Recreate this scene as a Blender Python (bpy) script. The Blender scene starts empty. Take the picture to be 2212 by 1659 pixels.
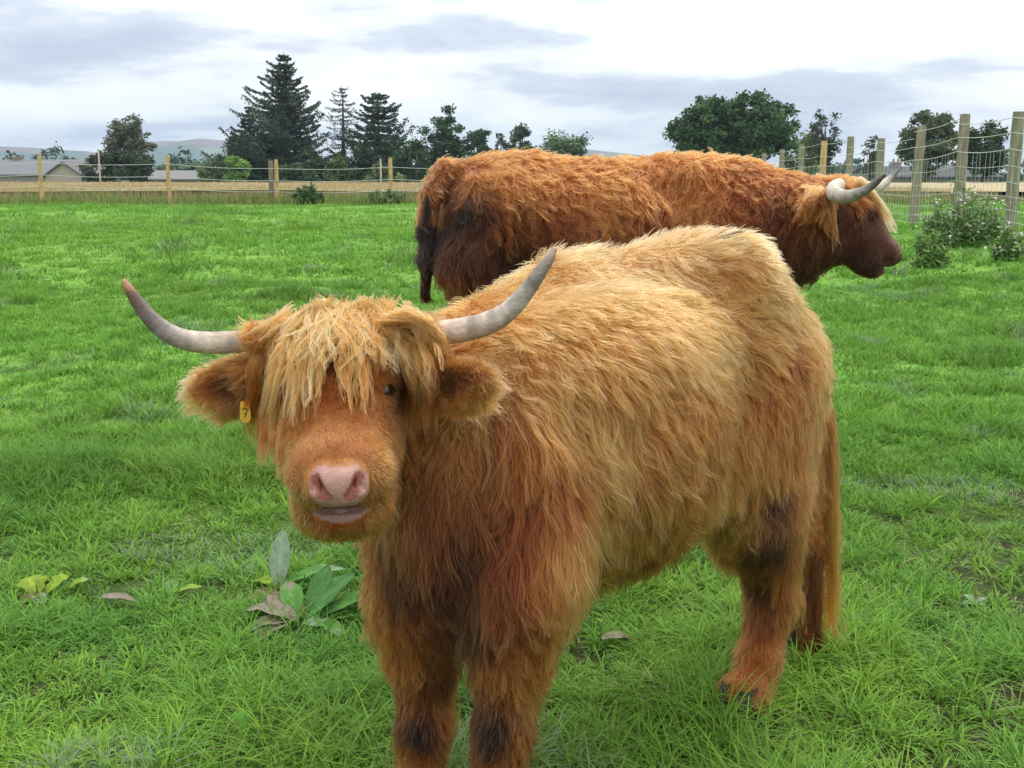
import bpy, math, random
import numpy as np
from mathutils import Vector, kdtree

C = bpy.context.scene.collection
rad = math.radians
RNG = np.random.default_rng(7)
random.seed(7)

# ------------------------------------------------------------------ camera, light, exposure
H = 1.3
PITCH = rad(10.65)
FPX = 1100.0
cam = bpy.data.cameras.new('camera')
cam.sensor_width = 36.0
cam.lens = 36.0 * FPX / 1024.0
cam.clip_start = 0.05
cam.clip_end = 20000
camo = bpy.data.objects.new('camera', cam)
C.objects.link(camo)
camo.location = (0, 0, H)
camo.rotation_euler = (math.pi / 2 - PITCH, 0, 0)
bpy.context.scene.camera = camo

SUN_EL, SUN_AZ = rad(52), rad(38)          # azimuth measured from +Y (view direction) towards +X
sun = bpy.data.lights.new('sun', 'SUN')
sun.energy = 1.5
sun.angle = rad(14)
sun.color = (1.0, 0.95, 0.87)
suno = bpy.data.objects.new('sun', sun)
C.objects.link(suno)
sd = Vector((math.sin(SUN_AZ) * math.cos(SUN_EL), math.cos(SUN_AZ) * math.cos(SUN_EL), math.sin(SUN_EL)))
suno.rotation_euler = (-sd).to_track_quat('-Z', 'Y').to_euler()

w = bpy.data.worlds.new('World')
bpy.context.scene.world = w
w.use_nodes = True
nt = w.node_tree
nt.nodes.clear()
def wn(t, **k):
    n = nt.nodes.new(t)
    for a, b in k.items():
        setattr(n, a, b)
    return n
def wl(a, b): nt.links.new(a, b)
sky = wn('ShaderNodeTexSky', sky_type='NISHITA', sun_disc=False)
sky.sun_elevation = SUN_EL
sky.sun_rotation = SUN_AZ
sky.air_density = 1.2; sky.dust_density = 2.0
tc = wn('ShaderNodeTexCoord')
sep = wn('ShaderNodeSeparateXYZ'); wl(tc.outputs['Generated'], sep.inputs[0])
def wmath(op, a, b=None, c=None):
    n = wn('ShaderNodeMath', operation=op)
    for i, v in enumerate((a, b, c)):
        if v is None: continue
        if isinstance(v, (int, float)): n.inputs[i].default_value = v
        else: wl(v, n.inputs[i])
    return n.outputs[0]
zc = wmath('MAXIMUM', sep.outputs[2], 0.0)
den = wmath('ADD', zc, 0.15)
cx = wmath('DIVIDE', sep.outputs[0], den)
cy = wmath('DIVIDE', sep.outputs[1], den)
comb = wn('ShaderNodeCombineXYZ'); wl(cx, comb.inputs[0]); wl(cy, comb.inputs[1])
def noise(scale, detail, rough, dist, vec, off):
    mp = wn('ShaderNodeMapping'); wl(vec, mp.inputs[0]); mp.inputs['Location'].default_value = off
    n = wn('ShaderNodeTexNoise'); wl(mp.outputs[0], n.inputs['Vector'])
    n.inputs['Scale'].default_value = scale; n.inputs['Detail'].default_value = detail
    n.inputs['Roughness'].default_value = rough; n.inputs['Distortion'].default_value = dist
    return n.outputs[0]
n1 = noise(0.75, 9, 0.52, 0.25, comb.outputs[0], (0.4, 11.9, 0))
n2 = noise(2.6, 8, 0.6, 0.3, comb.outputs[0], (7.2, 5.4, 2))
mixn = wmath('ADD', wmath('MULTIPLY', n1, 0.78), wmath('MULTIPLY', n2, 0.22))
ramp = wn('ShaderNodeValToRGB'); wl(mixn, ramp.inputs[0])
cr = ramp.color_ramp
cr.elements[0].position = 0.37; cr.elements[0].color = (0.60, 0.66, 0.79, 1)
cr.elements[1].position = 0.57; cr.elements[1].color = (1.35, 1.37, 1.30, 1)
e = cr.elements.new(0.44); e.color = (0.78, 0.83, 0.92, 1)
e = cr.elements.new(0.49); e.color = (1.10, 1.13, 1.12, 1)
grad = wmath('MULTIPLY_ADD', zc, 1.1, 1.0)      # an overcast sky is brightest overhead
vm = wn('ShaderNodeVectorMath', operation='SCALE'); wl(ramp.outputs[0], vm.inputs[0]); wl(wmath('MULTIPLY', grad, 10.0), vm.inputs['Scale'])
mx = wn('ShaderNodeMix', data_type='RGBA'); mx.inputs['Factor'].default_value = 0.9
wl(sky.outputs[0], mx.inputs['A']); wl(vm.outputs[0], mx.inputs['B'])
bg = wn('ShaderNodeBackground'); wl(mx.outputs['Result'], bg.inputs[0]); bg.inputs[1].default_value = 0.1
wo = wn('ShaderNodeOutputWorld'); wl(bg.outputs[0], wo.inputs[0])

sc = bpy.context.scene
sc.view_settings.view_transform = 'Standard'
sc.view_settings.look = 'None'
sc.view_settings.gamma = 1
sc.view_settings.exposure = 0.0
sc.render.engine = 'CYCLES'
sc.cycles.use_denoising = True
sc.cycles.max_bounces = 8
sc.cycles.transparent_max_bounces = 16
sc.cycles.diffuse_bounces = 3
sc.cycles.glossy_bounces = 3
sc.cycles.transmission_bounces = 6
sc.cycles.volume_bounces = 0
sc.cycles.caustics_reflective = False
sc.cycles.caustics_refractive = False

# ------------------------------------------------------------------ helpers
CP, SP = math.cos(PITCH), math.sin(PITCH)
def P(px, py, Y):
    """world point seen at a pixel of the 1024x768 frame, at distance Y in front of the camera"""
    u = (px - 512) / FPX; v = (384 - py) / FPX
    t = Y / (CP + v * SP)
    return np.array([u * t, Y, H + t * (v * CP - SP)])
def D(dx, dy, Y):                       # same, for points measured on the 2212 px wide view of the photo
    return P(dx * 0.46293, dy * 0.46293, Y)
def sm(t):
    t = np.clip(t, 0, 1); return t * t * (3 - 2 * t)
def vnoise(x, y, scale, seed=0):
    x = np.asarray(x, float) / scale + seed * 17.3; y = np.asarray(y, float) / scale - seed * 9.1
    xi = np.floor(x); yi = np.floor(y); fx = x - xi; fy = y - yi
    fx = fx * fx * (3 - 2 * fx); fy = fy * fy * (3 - 2 * fy)
    def h(a, b):
        s = np.sin(a * 127.1 + b * 311.7 + seed * 13.7) * 43758.5453
        return s - np.floor(s)
    return (h(xi, yi) * (1 - fx) + h(xi + 1, yi) * fx) * (1 - fy) + (h(xi, yi + 1) * (1 - fx) + h(xi + 1, yi + 1) * fx) * fy
def gz(x, y):
    x = np.asarray(x, float); y = np.asarray(y, float)
    z = 0.5 * sm((y - 5) / 12.0)
    z = z + 0.22 * sm((x - 2.5) / 3.5) * np.exp(-((y - 13) / 3.5) ** 2)
    z = z - 1.6 * sm((y - 95) / 60.0)
    near = 1 - sm((y - 30) / 10.0)
    z = z + near * (0.05 * (vnoise(x, y, 0.9, 1) - .5) + 0.03 * (vnoise(x, y, 0.3, 2) - .5)) * sm((np.hypot(x, y) - 0) / 1.5)
    z = z + near * sm((y - 4) / 3) * 0.09 * (vnoise(x, y, 2.6, 3) - .5)
    return z
def G(dx, dy):                          # ground point under a place in the 2212 px wide view
    u = (dx * 0.46293 - 512) / FPX; v = (384 - dy * 0.46293) / FPX
    d = np.array([u, CP + v * SP, v * CP - SP])
    t = 1.0
    while t < 80 and H + d[2] * t > float(gz(d[0] * t, d[1] * t)): t += 0.004 * max(1, t / 3)
    return np.array([d[0] * t, d[1] * t, float(gz(d[0] * t, d[1] * t))])

def tag(o, label=None, cat=None, group=None, kind=None):
    if label: o['label'] = label
    if cat: o['category'] = cat
    if group: o['group'] = group
    if kind: o['kind'] = kind
    return o
def empty(name, loc, label, cat, group=None):
    o = bpy.data.objects.new(name, None); C.objects.link(o); o.location = tuple(float(v) for v in loc)
    o.empty_display_size = 0.1
    return tag(o, label, cat, group)
def link(name, data, mat=None, parent=None):
    o = bpy.data.objects.new(name, data); C.objects.link(o)
    if mat: data.materials.append(mat)
    if parent is not None:
        o.parent = parent
        o.location = -parent.location       # geometry is authored in world coordinates
    return o
def mesh_np(name, verts, faces, mat=None, parent=None, smooth=True, col=None, k=None):
    """faces: list of (n,k) int arrays"""
    me = bpy.data.meshes.new(name)
    verts = np.ascontiguousarray(verts, dtype=np.float32)
    me.vertices.add(len(verts)); me.vertices.foreach_set('co', verts.ravel())
    if not isinstance(faces, (list, tuple)): faces = [faces]
    faces = [np.asarray(f, dtype=np.int32) for f in faces if len(f)]
    lv = np.concatenate([f.ravel() for f in faces]); 
    tot = np.concatenate([np.full(len(f), f.shape[1], dtype=np.int32) for f in faces])
    st = np.concatenate([[0], np.cumsum(tot)[:-1]]).astype(np.int32)
    me.loops.add(len(lv)); me.loops.foreach_set('vertex_index', lv)
    me.polygons.add(len(tot)); me.polygons.foreach_set('loop_start', st); me.polygons.foreach_set('loop_total', tot)
    me.polygons.foreach_set('use_smooth', np.full(len(tot), smooth))
    me.update(calc_edges=True)
    if col is not None:
        a = me.color_attributes.new('col', 'FLOAT_COLOR', 'POINT')
        c4 = np.ones((len(verts), 4), dtype=np.float32); c4[:, :3] = col
        a.data.foreach_set('color', c4.ravel())
    return link(name, me, mat, parent)
class MB:
    def __init__(s): s.v = []; s.f3 = []; s.f4 = []; s.n = 0; s.c = []
    def add(s, v, f, c=None):
        v = np.asarray(v, float); f = np.asarray(f, int)
        s.v.append(v); (s.f3 if f.shape[1] == 3 else s.f4).append(f + s.n); s.n += len(v)
        s.c.append(np.tile(np.array(c if c is not None else (1, 1, 1), float), (len(v), 1)) if c is None or np.ndim(c) == 1 else c)
    def box(s, lo, hi, c=None, rz=0, org=None):
        x0, y0, z0 = lo; x1, y1, z1 = hi
        v = np.array([(x0,y0,z0),(x1,y0,z0),(x1,y1,z0),(x0,y1,z0),(x0,y0,z1),(x1,y0,z1),(x1,y1,z1),(x0,y1,z1)], float)
        if rz or org is not None:
            cc, ss = math.cos(rz), math.sin(rz); o = np.array(org if org is not None else (0,0,0), float)
            v = np.stack([v[:,0]*cc - v[:,1]*ss, v[:,0]*ss + v[:,1]*cc, v[:,2]], 1) + o
        s.add(v, [(0,3,2,1),(4,5,6,7),(0,1,5,4),(1,2,6,5),(2,3,7,6),(3,0,4,7)], c)
    def tube(s, pts, rads, n=6, c=None, cap=True):
        pts = np.asarray(pts, float); rads = np.broadcast_to(np.asarray(rads, float), (len(pts),))
        T = np.gradient(pts, axis=0); T /= np.linalg.norm(T, axis=1, keepdims=True) + 1e-9
        ref = np.array([0, 0, 1.0]) if abs(T[0][2]) < .9 else np.array([1.0, 0, 0])
        V = []
        A = np.cross(T[0], ref); A /= np.linalg.norm(A)
        for i in range(len(pts)):
            A = A - T[i] * A.dot(T[i]); A /= np.linalg.norm(A) + 1e-9; B = np.cross(T[i], A)
            an = np.arange(n) * 2 * math.pi / n
            V.append(pts[i] + rads[i] * (np.cos(an)[:, None] * A + np.sin(an)[:, None] * B))
        V = np.concatenate(V)
        F = [(i*n+j, i*n+(j+1)%n, (i+1)*n+(j+1)%n, (i+1)*n+j) for i in range(len(pts)-1) for j in range(n)]
        cc = None
        if c is not None and np.ndim(c) == 2: cc = np.repeat(np.asarray(c), n, 0)
        elif c is not None: cc = c
        base = s.n
        s.add(V, F, cc)
        if cap and n > 2:
            for i0 in (0, len(pts) - 1):
                ctr = pts[i0][None]; cv = (np.asarray(c)[i0] if cc is not None and np.ndim(c) == 2 else c)
                ring = base + i0 * n
                s.v.append(ctr); s.c.append(np.array(cv if cv is not None else (1, 1, 1), float).reshape(1, 3))
                idx = s.n; s.n += 1
                s.f3.append(np.array([(idx, ring + (j+1)%n, ring + j) if i0 == 0 else (idx, ring + j, ring + (j+1)%n) for j in range(n)]))
    def build(s, name, mat, parent=None, smooth=False, label=None):
        F = []
        if s.f3: F.append(np.concatenate(s.f3))
        if s.f4: F.append(np.concatenate(s.f4))
        o = mesh_np(name, np.concatenate(s.v), F, mat, parent, smooth, np.concatenate(s.c))
        if label: o['label'] = label
        return o

# ------------------------------------------------------------------ materials
def mat(name, col=(.5,.5,.5), rough=.8, spec=.3, attr=False, noise_amt=0, nscale=20, bump=0, bscale=60, trans=0, sss=0, stretch=None):
    m = bpy.data.materials.new(name); m.use_nodes = True
    t = m.node_tree; b = t.nodes['Principled BSDF']; out = t.nodes['Material Output']
    b.inputs['Roughness'].default_value = rough
    b.inputs['Specular IOR Level'].default_value = spec
    src = None
    if attr:
        a = t.nodes.new('ShaderNodeAttribute'); a.attribute_name = 'col'; src = a.outputs['Color']
    tcn = t.nodes.new('ShaderNodeTexCoord'); vec = tcn.outputs['Object']
    if stretch:
        mp = t.nodes.new('ShaderNodeMapping'); mp.inputs['Scale'].default_value = stretch
        t.links.new(vec, mp.inputs[0]); vec = mp.outputs[0]
    if noise_amt:
        n = t.nodes.new('ShaderNodeTexNoise'); n.inputs['Scale'].default_value = nscale; n.inputs['Detail'].default_value = 6
        t.links.new(vec, n.inputs['Vector'])
        mr = t.nodes.new('ShaderNodeMapRange'); mr.inputs['To Min'].default_value = 1 - noise_amt; mr.inputs['To Max'].default_value = 1 + noise_amt
        mr.inputs['From Min'].default_value = .25; mr.inputs['From Max'].default_value = .75
        t.links.new(n.outputs[0], mr.inputs[0])
        v = t.nodes.new('ShaderNodeVectorMath'); v.operation = 'SCALE'
        if src: t.links.new(src, v.inputs[0])
        else: v.inputs[0].default_value = col
        t.links.new(mr.outputs[0], v.inputs['Scale']); src = v.outputs[0]
    if src: t.links.new(src, b.inputs['Base Color'])
    else: b.inputs['Base Color'].default_value = (*col, 1)
    if bump:
        n = t.nodes.new('ShaderNodeTexNoise'); n.inputs['Scale'].default_value = bscale; n.inputs['Detail'].default_value = 8
        t.links.new(vec, n.inputs['Vector'])
        bp = t.nodes.new('ShaderNodeBump'); bp.inputs['Strength'].default_value = bump; bp.inputs['Distance'].default_value = .01
        t.links.new(n.outputs[0], bp.inputs['Height']); t.links.new(bp.outputs[0], b.inputs['Normal'])
    if sss:
        b.inputs['Subsurface Weight'].default_value = sss; b.inputs['Subsurface Radius'].default_value = (.02, .008, .005)
        b.inputs['Subsurface Scale'].default_value = .5
    if trans:
        tr = t.nodes.new('ShaderNodeBsdfTranslucent'); ms = t.nodes.new('ShaderNodeMixShader'); ms.inputs[0].default_value = trans
        if src: t.links.new(src, tr.inputs[0])
        else: tr.inputs[0].default_value = (*col, 1)
        t.links.new(b.outputs[0], ms.inputs[1]); t.links.new(tr.outputs[0], ms.inputs[2]); t.links.new(ms.outputs[0], out.inputs[0])
    return m
def hair_mat(name, rough=.45):
    m = bpy.data.materials.new(name); m.use_nodes = True
    t = m.node_tree; t.nodes.clear()
    a = t.nodes.new('ShaderNodeAttribute'); a.attribute_name = 'col'
    h = t.nodes.new('ShaderNodeBsdfHairPrincipled'); h.parametrization = 'COLOR'
    h.inputs['Roughness'].default_value = rough; h.inputs['Radial Roughness'].default_value = .6
    h.inputs['Coat'].default_value = 0.0; h.inputs['IOR'].default_value = 1.38
    h.inputs['Random Roughness'].default_value = .2
    t.links.new(a.outputs['Color'], h.inputs['Color'])
    o = t.nodes.new('ShaderNodeOutputMaterial'); t.links.new(h.outputs[0], o.inputs[0])
    return m
M_HAIR = hair_mat('coat_hair')
M_SKIN = mat('hide', attr=True, rough=.75, spec=.2, noise_amt=.2, nscale=60, bump=.15, bscale=220)
M_HORN = mat('horn_keratin', attr=True, rough=.48, spec=.4, noise_amt=.42, nscale=34, bump=.5, bscale=70)
M_NOSE = mat('wet_nose', attr=True, rough=.42, spec=.5, noise_amt=.14, nscale=90, bump=.45, bscale=420)
M_EYE = mat('eye_dark', (.012, .007, .005), rough=.08, spec=.8)
M_GRASS = mat('grass_blade', attr=True, rough=.62, spec=.22, trans=.35)
M_LEAF = mat('leaf', attr=True, rough=.6, spec=.25, trans=.22)
M_BARK = mat('bark', (.09, .07, .055), rough=.9, spec=.1, noise_amt=.4, nscale=8)
M_WOOD = mat('post_timber', attr=True, rough=.85, spec=.15, noise_amt=.35, nscale=14, bump=.5, bscale=30, stretch=(6, 6, .6))
M_WIRE = mat('galvanised_wire', (.5, .5, .48), rough=.5, spec=.5)

# ------------------------------------------------------------------ implicit body
class Body:
    def __init__(s): s.pr = []
    def cone(s, a, b, ra, rb, k=.04, op='u'): s.pr.append(('c', np.array(a, float), np.array(b, float), ra, rb, k, op))
    def ell(s, c, ax, r, k=.04, op='u'): s.pr.append(('e', np.array(c, float), np.array(ax, float), np.array(r, float), None, k, op))
    def chain(s, pts, rs, k=.04):
        for i in range(len(pts) - 1): s.cone(pts[i], pts[i+1], rs[i], rs[i+1], k)
    @staticmethod
    def dist(p, X):
        if p[0] == 'c':
            a, b, ra, rb = p[1:5]; ab = b - a
            q = X - a; t = np.clip((q @ ab) / max(ab @ ab, 1e-9), 0, 1)
            return np.linalg.norm(q - t[..., None] * ab, axis=-1) - (ra + (rb - ra) * t)
        c, ax, r = p[1:4]; q = (X - c) @ ax.T
        k0 = np.linalg.norm(q / r, axis=-1); k1 = np.linalg.norm(q / (r * r), axis=-1)
        return k0 * (k0 - 1) / np.maximum(k1, 1e-6)
    @staticmethod
    def comb(f, d, k, op):
        if op == 'u':
            h = np.maximum(k - np.abs(f - d), 0) / k
            return np.minimum(f, d) - h * h * k * .25
        d = -d; h = np.maximum(k - np.abs(f - d), 0) / k
        return np.maximum(f, d) + h * h * k * .25
    def ev(s, X):
        f = np.full(X.shape[:-1], .3)
        for p in s.pr: f = s.comb(f, s.dist(p, X), p[5], p[6])
        return f
    def bbox(s, p):
        if p[0] == 'c':
            R = max(p[3], p[4]); return np.minimum(p[1], p[2]) - R, np.maximum(p[1], p[2]) + R
        R = max(p[3]); return p[1] - R, p[1] + R
    def grid(s, fine_lo, fine_hi, coarse, fine):
        lo = np.min([s.bbox(p)[0] for p in s.pr if p[6] == 'u'], 0) - .03
        hi = np.max([s.bbox(p)[1] for p in s.pr if p[6] == 'u'], 0) + .03
        ax = []
        for i in range(3):
            a = [lo[i]]
            while a[-1] < hi[i]:
                a.append(a[-1] + (fine if fine_lo[i] < a[-1] < fine_hi[i] else coarse))
            ax.append(np.array(a))
        nx, ny, nz = [len(a) for a in ax]
        F = np.full((nx, ny, nz), .12, dtype=np.float32)
        for p in s.pr:
            l, h = s.bbox(p); m = .05 + p[5]
            i0 = [max(0, np.searchsorted(ax[i], l[i] - m) - 1) for i in range(3)]
            i1 = [min(len(ax[i]), np.searchsorted(ax[i], h[i] + m) + 1) for i in range(3)]
            sl = tuple(slice(i0[i], i1[i]) for i in range(3))
            X = np.stack(np.meshgrid(ax[0][sl[0]], ax[1][sl[1]], ax[2][sl[2]], indexing='ij'), -1)
            F[sl] = s.comb(F[sl], s.dist(p, X), p[5], p[6])
        return ax, F
    def mesh(s, fine_lo, fine_hi, coarse=.012, fine=.005, smooth=2):
        ax, F = s.grid(fine_lo, fine_hi, coarse, fine)
        ins = F < 0
        nx, ny, nz = F.shape
        cnt = np.zeros((nx-1, ny-1, nz-1), np.int8)
        for a in (0, 1):
            for b in (0, 1):
                for c in (0, 1): cnt += ins[a:nx-1+a, b:ny-1+b, c:nz-1+c]
        act = (cnt > 0) & (cnt < 8)
        idx = np.full(act.shape, -1, np.int64); ci = np.argwhere(act); idx[act] = np.arange(len(ci))
        acc = np.zeros((len(ci), 3)); num = np.zeros(len(ci))
        X = [ax[i] for i in range(3)]
        for axis in range(3):
            for o in range(4):
                off0 = [0, 0, 0]; oth = [i for i in range(3) if i != axis]
                off0[oth[0]] = o & 1; off0[oth[1]] = o >> 1
                off1 = list(off0); off1[axis] = 1
                A = ci + off0; B = ci + off1
                fa = F[A[:,0], A[:,1], A[:,2]]; fb = F[B[:,0], B[:,1], B[:,2]]
                m = (fa < 0) != (fb < 0)
                t = np.where(m, fa / np.where(m, fa - fb, 1), 0)
                pa = np.stack([X[i][A[:, i]] for i in range(3)], 1); pb = np.stack([X[i][B[:, i]] for i in range(3)], 1)
                acc += np.where(m[:, None], pa + t[:, None] * (pb - pa), 0); num += m
        V = acc / num[:, None]
        Q = []
        for axis in range(3):
            a = [slice(0, None)] * 3; b = [slice(0, None)] * 3
            a[axis] = slice(0, -1); b[axis] = slice(1, None)
            e = np.argwhere(ins[tuple(a)] != ins[tuple(b)])
            flip = ins[tuple(a)][e[:,0], e[:,1], e[:,2]]
            o1, o2 = (axis + 1) % 3, (axis + 2) % 3
            def cell(d1, d2):
                q = e.copy(); q[:, o1] -= d1; q[:, o2] -= d2
                return idx[q[:,0], q[:,1], q[:,2]]
            ok = (e[:, o1] > 0) & (e[:, o2] > 0) & (e[:, o1] < F.shape[o1]-1) & (e[:, o2] < F.shape[o2]-1)
            e = e[ok]; flip = flip[ok]
            q = np.stack([cell(1, 1), cell(0, 1), cell(0, 0), cell(1, 0)], 1)
            q[~flip] = q[~flip][:, ::-1]
            Q.append(q)
        Q = np.concatenate(Q)
        E = np.concatenate([Q[:, [0, 1]], Q[:, [1, 2]], Q[:, [2, 3]], Q[:, [3, 0]]]); E = np.concatenate([E, E[:, ::-1]])
        deg = np.bincount(E[:, 0], minlength=len(V))
        for _ in range(smooth):
            S = np.stack([np.bincount(E[:, 0], weights=V[E[:, 1], i], minlength=len(V)) for i in range(3)], 1) / deg[:, None]
            V = V * .4 + S * .6
        T = np.concatenate([Q[:, [0, 1, 2]], Q[:, [0, 2, 3]]])
        return V, Q, T
def nrm(v): return v / (np.linalg.norm(v, axis=-1, keepdims=True) + 1e-9)

# ------------------------------------------------------------------ fur
def hair_object(name, parent, pts, r0, r1, col, mat_, label=None):
    N, K, _ = pts.shape
    hc = bpy.data.hair_curves.new(name)
    hc.add_curves([K] * N)
    base = np.array(parent.location, dtype=np.float32)
    hc.attributes['position'].data.foreach_set('vector', (pts.astype(np.float32) - base).ravel())
    ra = hc.attributes.get('radius') or hc.attributes.new('radius', 'FLOAT', 'POINT')
    t = np.linspace(0, 1, K); rr = (r0 + (r1 - r0) * t ** 1.5)
    if np.ndim(r0) == 0: rr = np.tile(rr, (N, 1))
    ra.data.foreach_set('value', rr.astype(np.float32).ravel())
    ca = hc.attributes.new('col', 'FLOAT_COLOR', 'CURVE')
    c4 = np.ones((N, 4), np.float32); c4[:, :3] = np.clip(col, .002, 1)
    ca.data.foreach_set('color', c4.ravel())
    hc.materials.append(mat_)
    o = bpy.data.objects.new(name, hc); C.objects.link(o); o.parent = parent
    if label: o['label'] = label
    return o
def field(ctrl, X, power=4):
    """inverse-distance blend of control rows: pos(3) then values"""
    cp = ctrl[:, :3]; out = np.zeros((len(X), ctrl.shape[1] - 3))
    for s in range(0, len(X), 40000):
        x = X[s:s+40000]; d = np.linalg.norm(x[:, None] - cp[None], axis=-1) + .02
        wt = d ** -power; wt /= wt.sum(1, keepdims=True); out[s:s+40000] = wt @ ctrl[:, 3:]
    return out
def grow(R, N, dirs, L, lift, grav, wave, rng, K):
    tan = nrm(dirs - (dirs * N).sum(1, keepdims=True) * N)
    bi = np.cross(N, tan)
    d = nrm(tan * (1 - lift)[:, None] + N * lift[:, None])
    pts = np.zeros((len(R), K, 3)); pts[:, 0] = R - N * .003
    p = pts[:, 0].copy(); st = (L / (K - 1))[:, None]
    ph = rng.random(len(R)) * 6.28; fr = rng.uniform(.7, 1.5, len(R))
    for k in range(1, K):
        t = k / (K - 1)
        p = p + d * st
        d = d.copy(); d[:, 2] -= grav / (K - 1); d = nrm(d)
        off = wave * np.sin(6.28 * fr * t + ph) * t; off2 = wave * np.cos(6.28 * fr * t + ph) * t * .5
        pts[:, k] = p + bi * off[:, None] + N * off2[:, None]
    return pts
def fur(name, parent, V, T, ctrl, n, seed, dens, body, K=7, r0=.0008, r1=.00025, guide_every=14, clump=.75, jit=.3, colvar=.21, lscale=1.0, outer=.22, label=None):
    rng = np.random.default_rng(seed)
    a, b, c = V[T[:, 0]], V[T[:, 1]], V[T[:, 2]]
    cr_ = np.cross(b - a, c - a); A = np.linalg.norm(cr_, axis=1) / 2; TN = nrm(cr_)
    cen = (a + b + c) / 3
    wgt = A * dens(cen, TN); wgt /= wgt.sum()
    VN = np.zeros_like(V)
    for i in range(3):
        for j in range(3): VN[:, j] += np.bincount(T[:, i], weights=cr_[:, j], minlength=len(V))
    VN = nrm(VN)
    ti = rng.choice(len(T), n, p=wgt)
    u = rng.random((n, 2)); fl = u.sum(1) > 1; u[fl] = 1 - u[fl]
    w0 = 1 - u[:, :1] - u[:, 1:]
    R = a[ti] * w0 + b[ti] * u[:, :1] + c[ti] * u[:, 1:]
    N = nrm(VN[T[ti, 0]] * w0 + VN[T[ti, 1]] * u[:, :1] + VN[T[ti, 2]] * u[:, 1:])
    Q = field(ctrl, R)                      # dir(3), len, lift, grav, wave, col(3)
    swirl = lambda s, sc_: (np.stack([np.sin(R @ (rng.normal(size=3) * sc_) + s) for _ in range(3)], 1))
    dirs = Q[:, :3] + .30 * swirl(1, 14) + .16 * swirl(2, 40)
    L = Q[:, 3] * lscale * (1 + .25 * np.sin(R @ (rng.normal(size=3) * 18)))
    gi = np.arange(0, n, guide_every)
    gdir = dirs[gi] + jit * rng.normal(size=(len(gi), 3)) * .6
    Gp = grow(R[gi], N[gi], gdir, L[gi] * rng.uniform(.8, 1.25, len(gi)), np.clip(Q[gi, 4] + rng.normal(size=len(gi)) * .08, .03, 1), Q[gi, 5], Q[gi, 6], rng, K)
    f = body.ev(Gp.reshape(-1, 3)).reshape(len(gi), K)
    # keep the locks outside the body
    need = np.clip(.006 + .014 * np.linspace(0, 1, K)[None] - f, 0, .03); need[:, 0] = 0
    Gp = Gp + N[gi][:, None] * need[..., None]
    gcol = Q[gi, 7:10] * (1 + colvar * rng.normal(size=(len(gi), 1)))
    # longer outer locks lying over the undercoat
    oi = np.arange(0, n, guide_every * 4)
    Op = grow(R[oi], N[oi], dirs[oi] + jit * rng.normal(size=(len(oi), 3)) * .5, L[oi] * rng.uniform(1.0, 1.55, len(oi)), np.clip(Q[oi, 4] * .9 + .06, .05, 1), Q[oi, 5], Q[oi, 6] * 1.5, rng, K)
    fo = body.ev(Op.reshape(-1, 3)).reshape(len(oi), K); nd_ = np.clip(.010 + .02 * np.linspace(0, 1, K)[None] - fo, 0, .04); nd_[:, 0] = 0
    Op = Op + N[oi][:, None] * nd_[..., None]; ocol = Q[oi, 7:10] * (1.12 + colvar * 1.3 * rng.normal(size=(len(oi), 1)))
    ko = kdtree.KDTree(len(oi))
    for i, g in enumerate(oi): ko.insert(R[g], i)
    ko.balance()
    kd = kdtree.KDTree(len(gi))
    for i, g in enumerate(gi): kd.insert(R[g] , i)
    kd.balance()
    near = np.array([kd.find(r)[1] for r in R + rng.normal(size=R.shape) * .004])
    own = grow(R, N, dirs + jit * rng.normal(size=(n, 3)) * .5, L * rng.uniform(.6, 1.1, n), np.clip(Q[:, 4] + rng.normal(size=n) * .12, .03, 1), Q[:, 5], Q[:, 6] * .7, rng, K)
    t = np.linspace(0, 1, K)
    cw = (clump * rng.uniform(.55, 1.1, n) * (.35 + .65 * sm((L - .012) / .03)))[:, None] * (t ** .7)[None]; cw = np.clip(cw, 0, .97)
    tgt = Gp[near] + rng.normal(size=(n, 1, 3)) * .003
    pts = own * (1 - cw[..., None]) + tgt * cw[..., None]
    ov = np.where(rng.random(n) < outer * sm((L - .03) / .03))[0]
    no = np.array([ko.find(r)[1] for r in R[ov]])
    cwo = np.clip(.84 * (t ** .5)[None] * rng.uniform(.85, 1.02, (len(ov), 1)), 0, .985)[..., None]
    tip = 1 - .0 * t
    pts[ov] = own[ov] * (1 - cwo) + (Op[no] + rng.normal(size=(len(ov), 1, 3)) * .0042) * cwo
    stray = rng.random(n) < .06
    pts[stray] = own[stray]
    f = body.ev(pts.reshape(-1, 3)).reshape(n, K)
    need = np.clip(.003 - f, 0, .02); need[:, 0] = 0
    pts = pts + N[:, None] * need[..., None]
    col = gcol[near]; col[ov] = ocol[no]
    col = col * (1 + .12 * rng.normal(size=(n, 1)))
    col = np.clip(col, .004, .95)
    return hair_object(name, parent, pts, r0, r1, col, M_HAIR, label)
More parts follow.
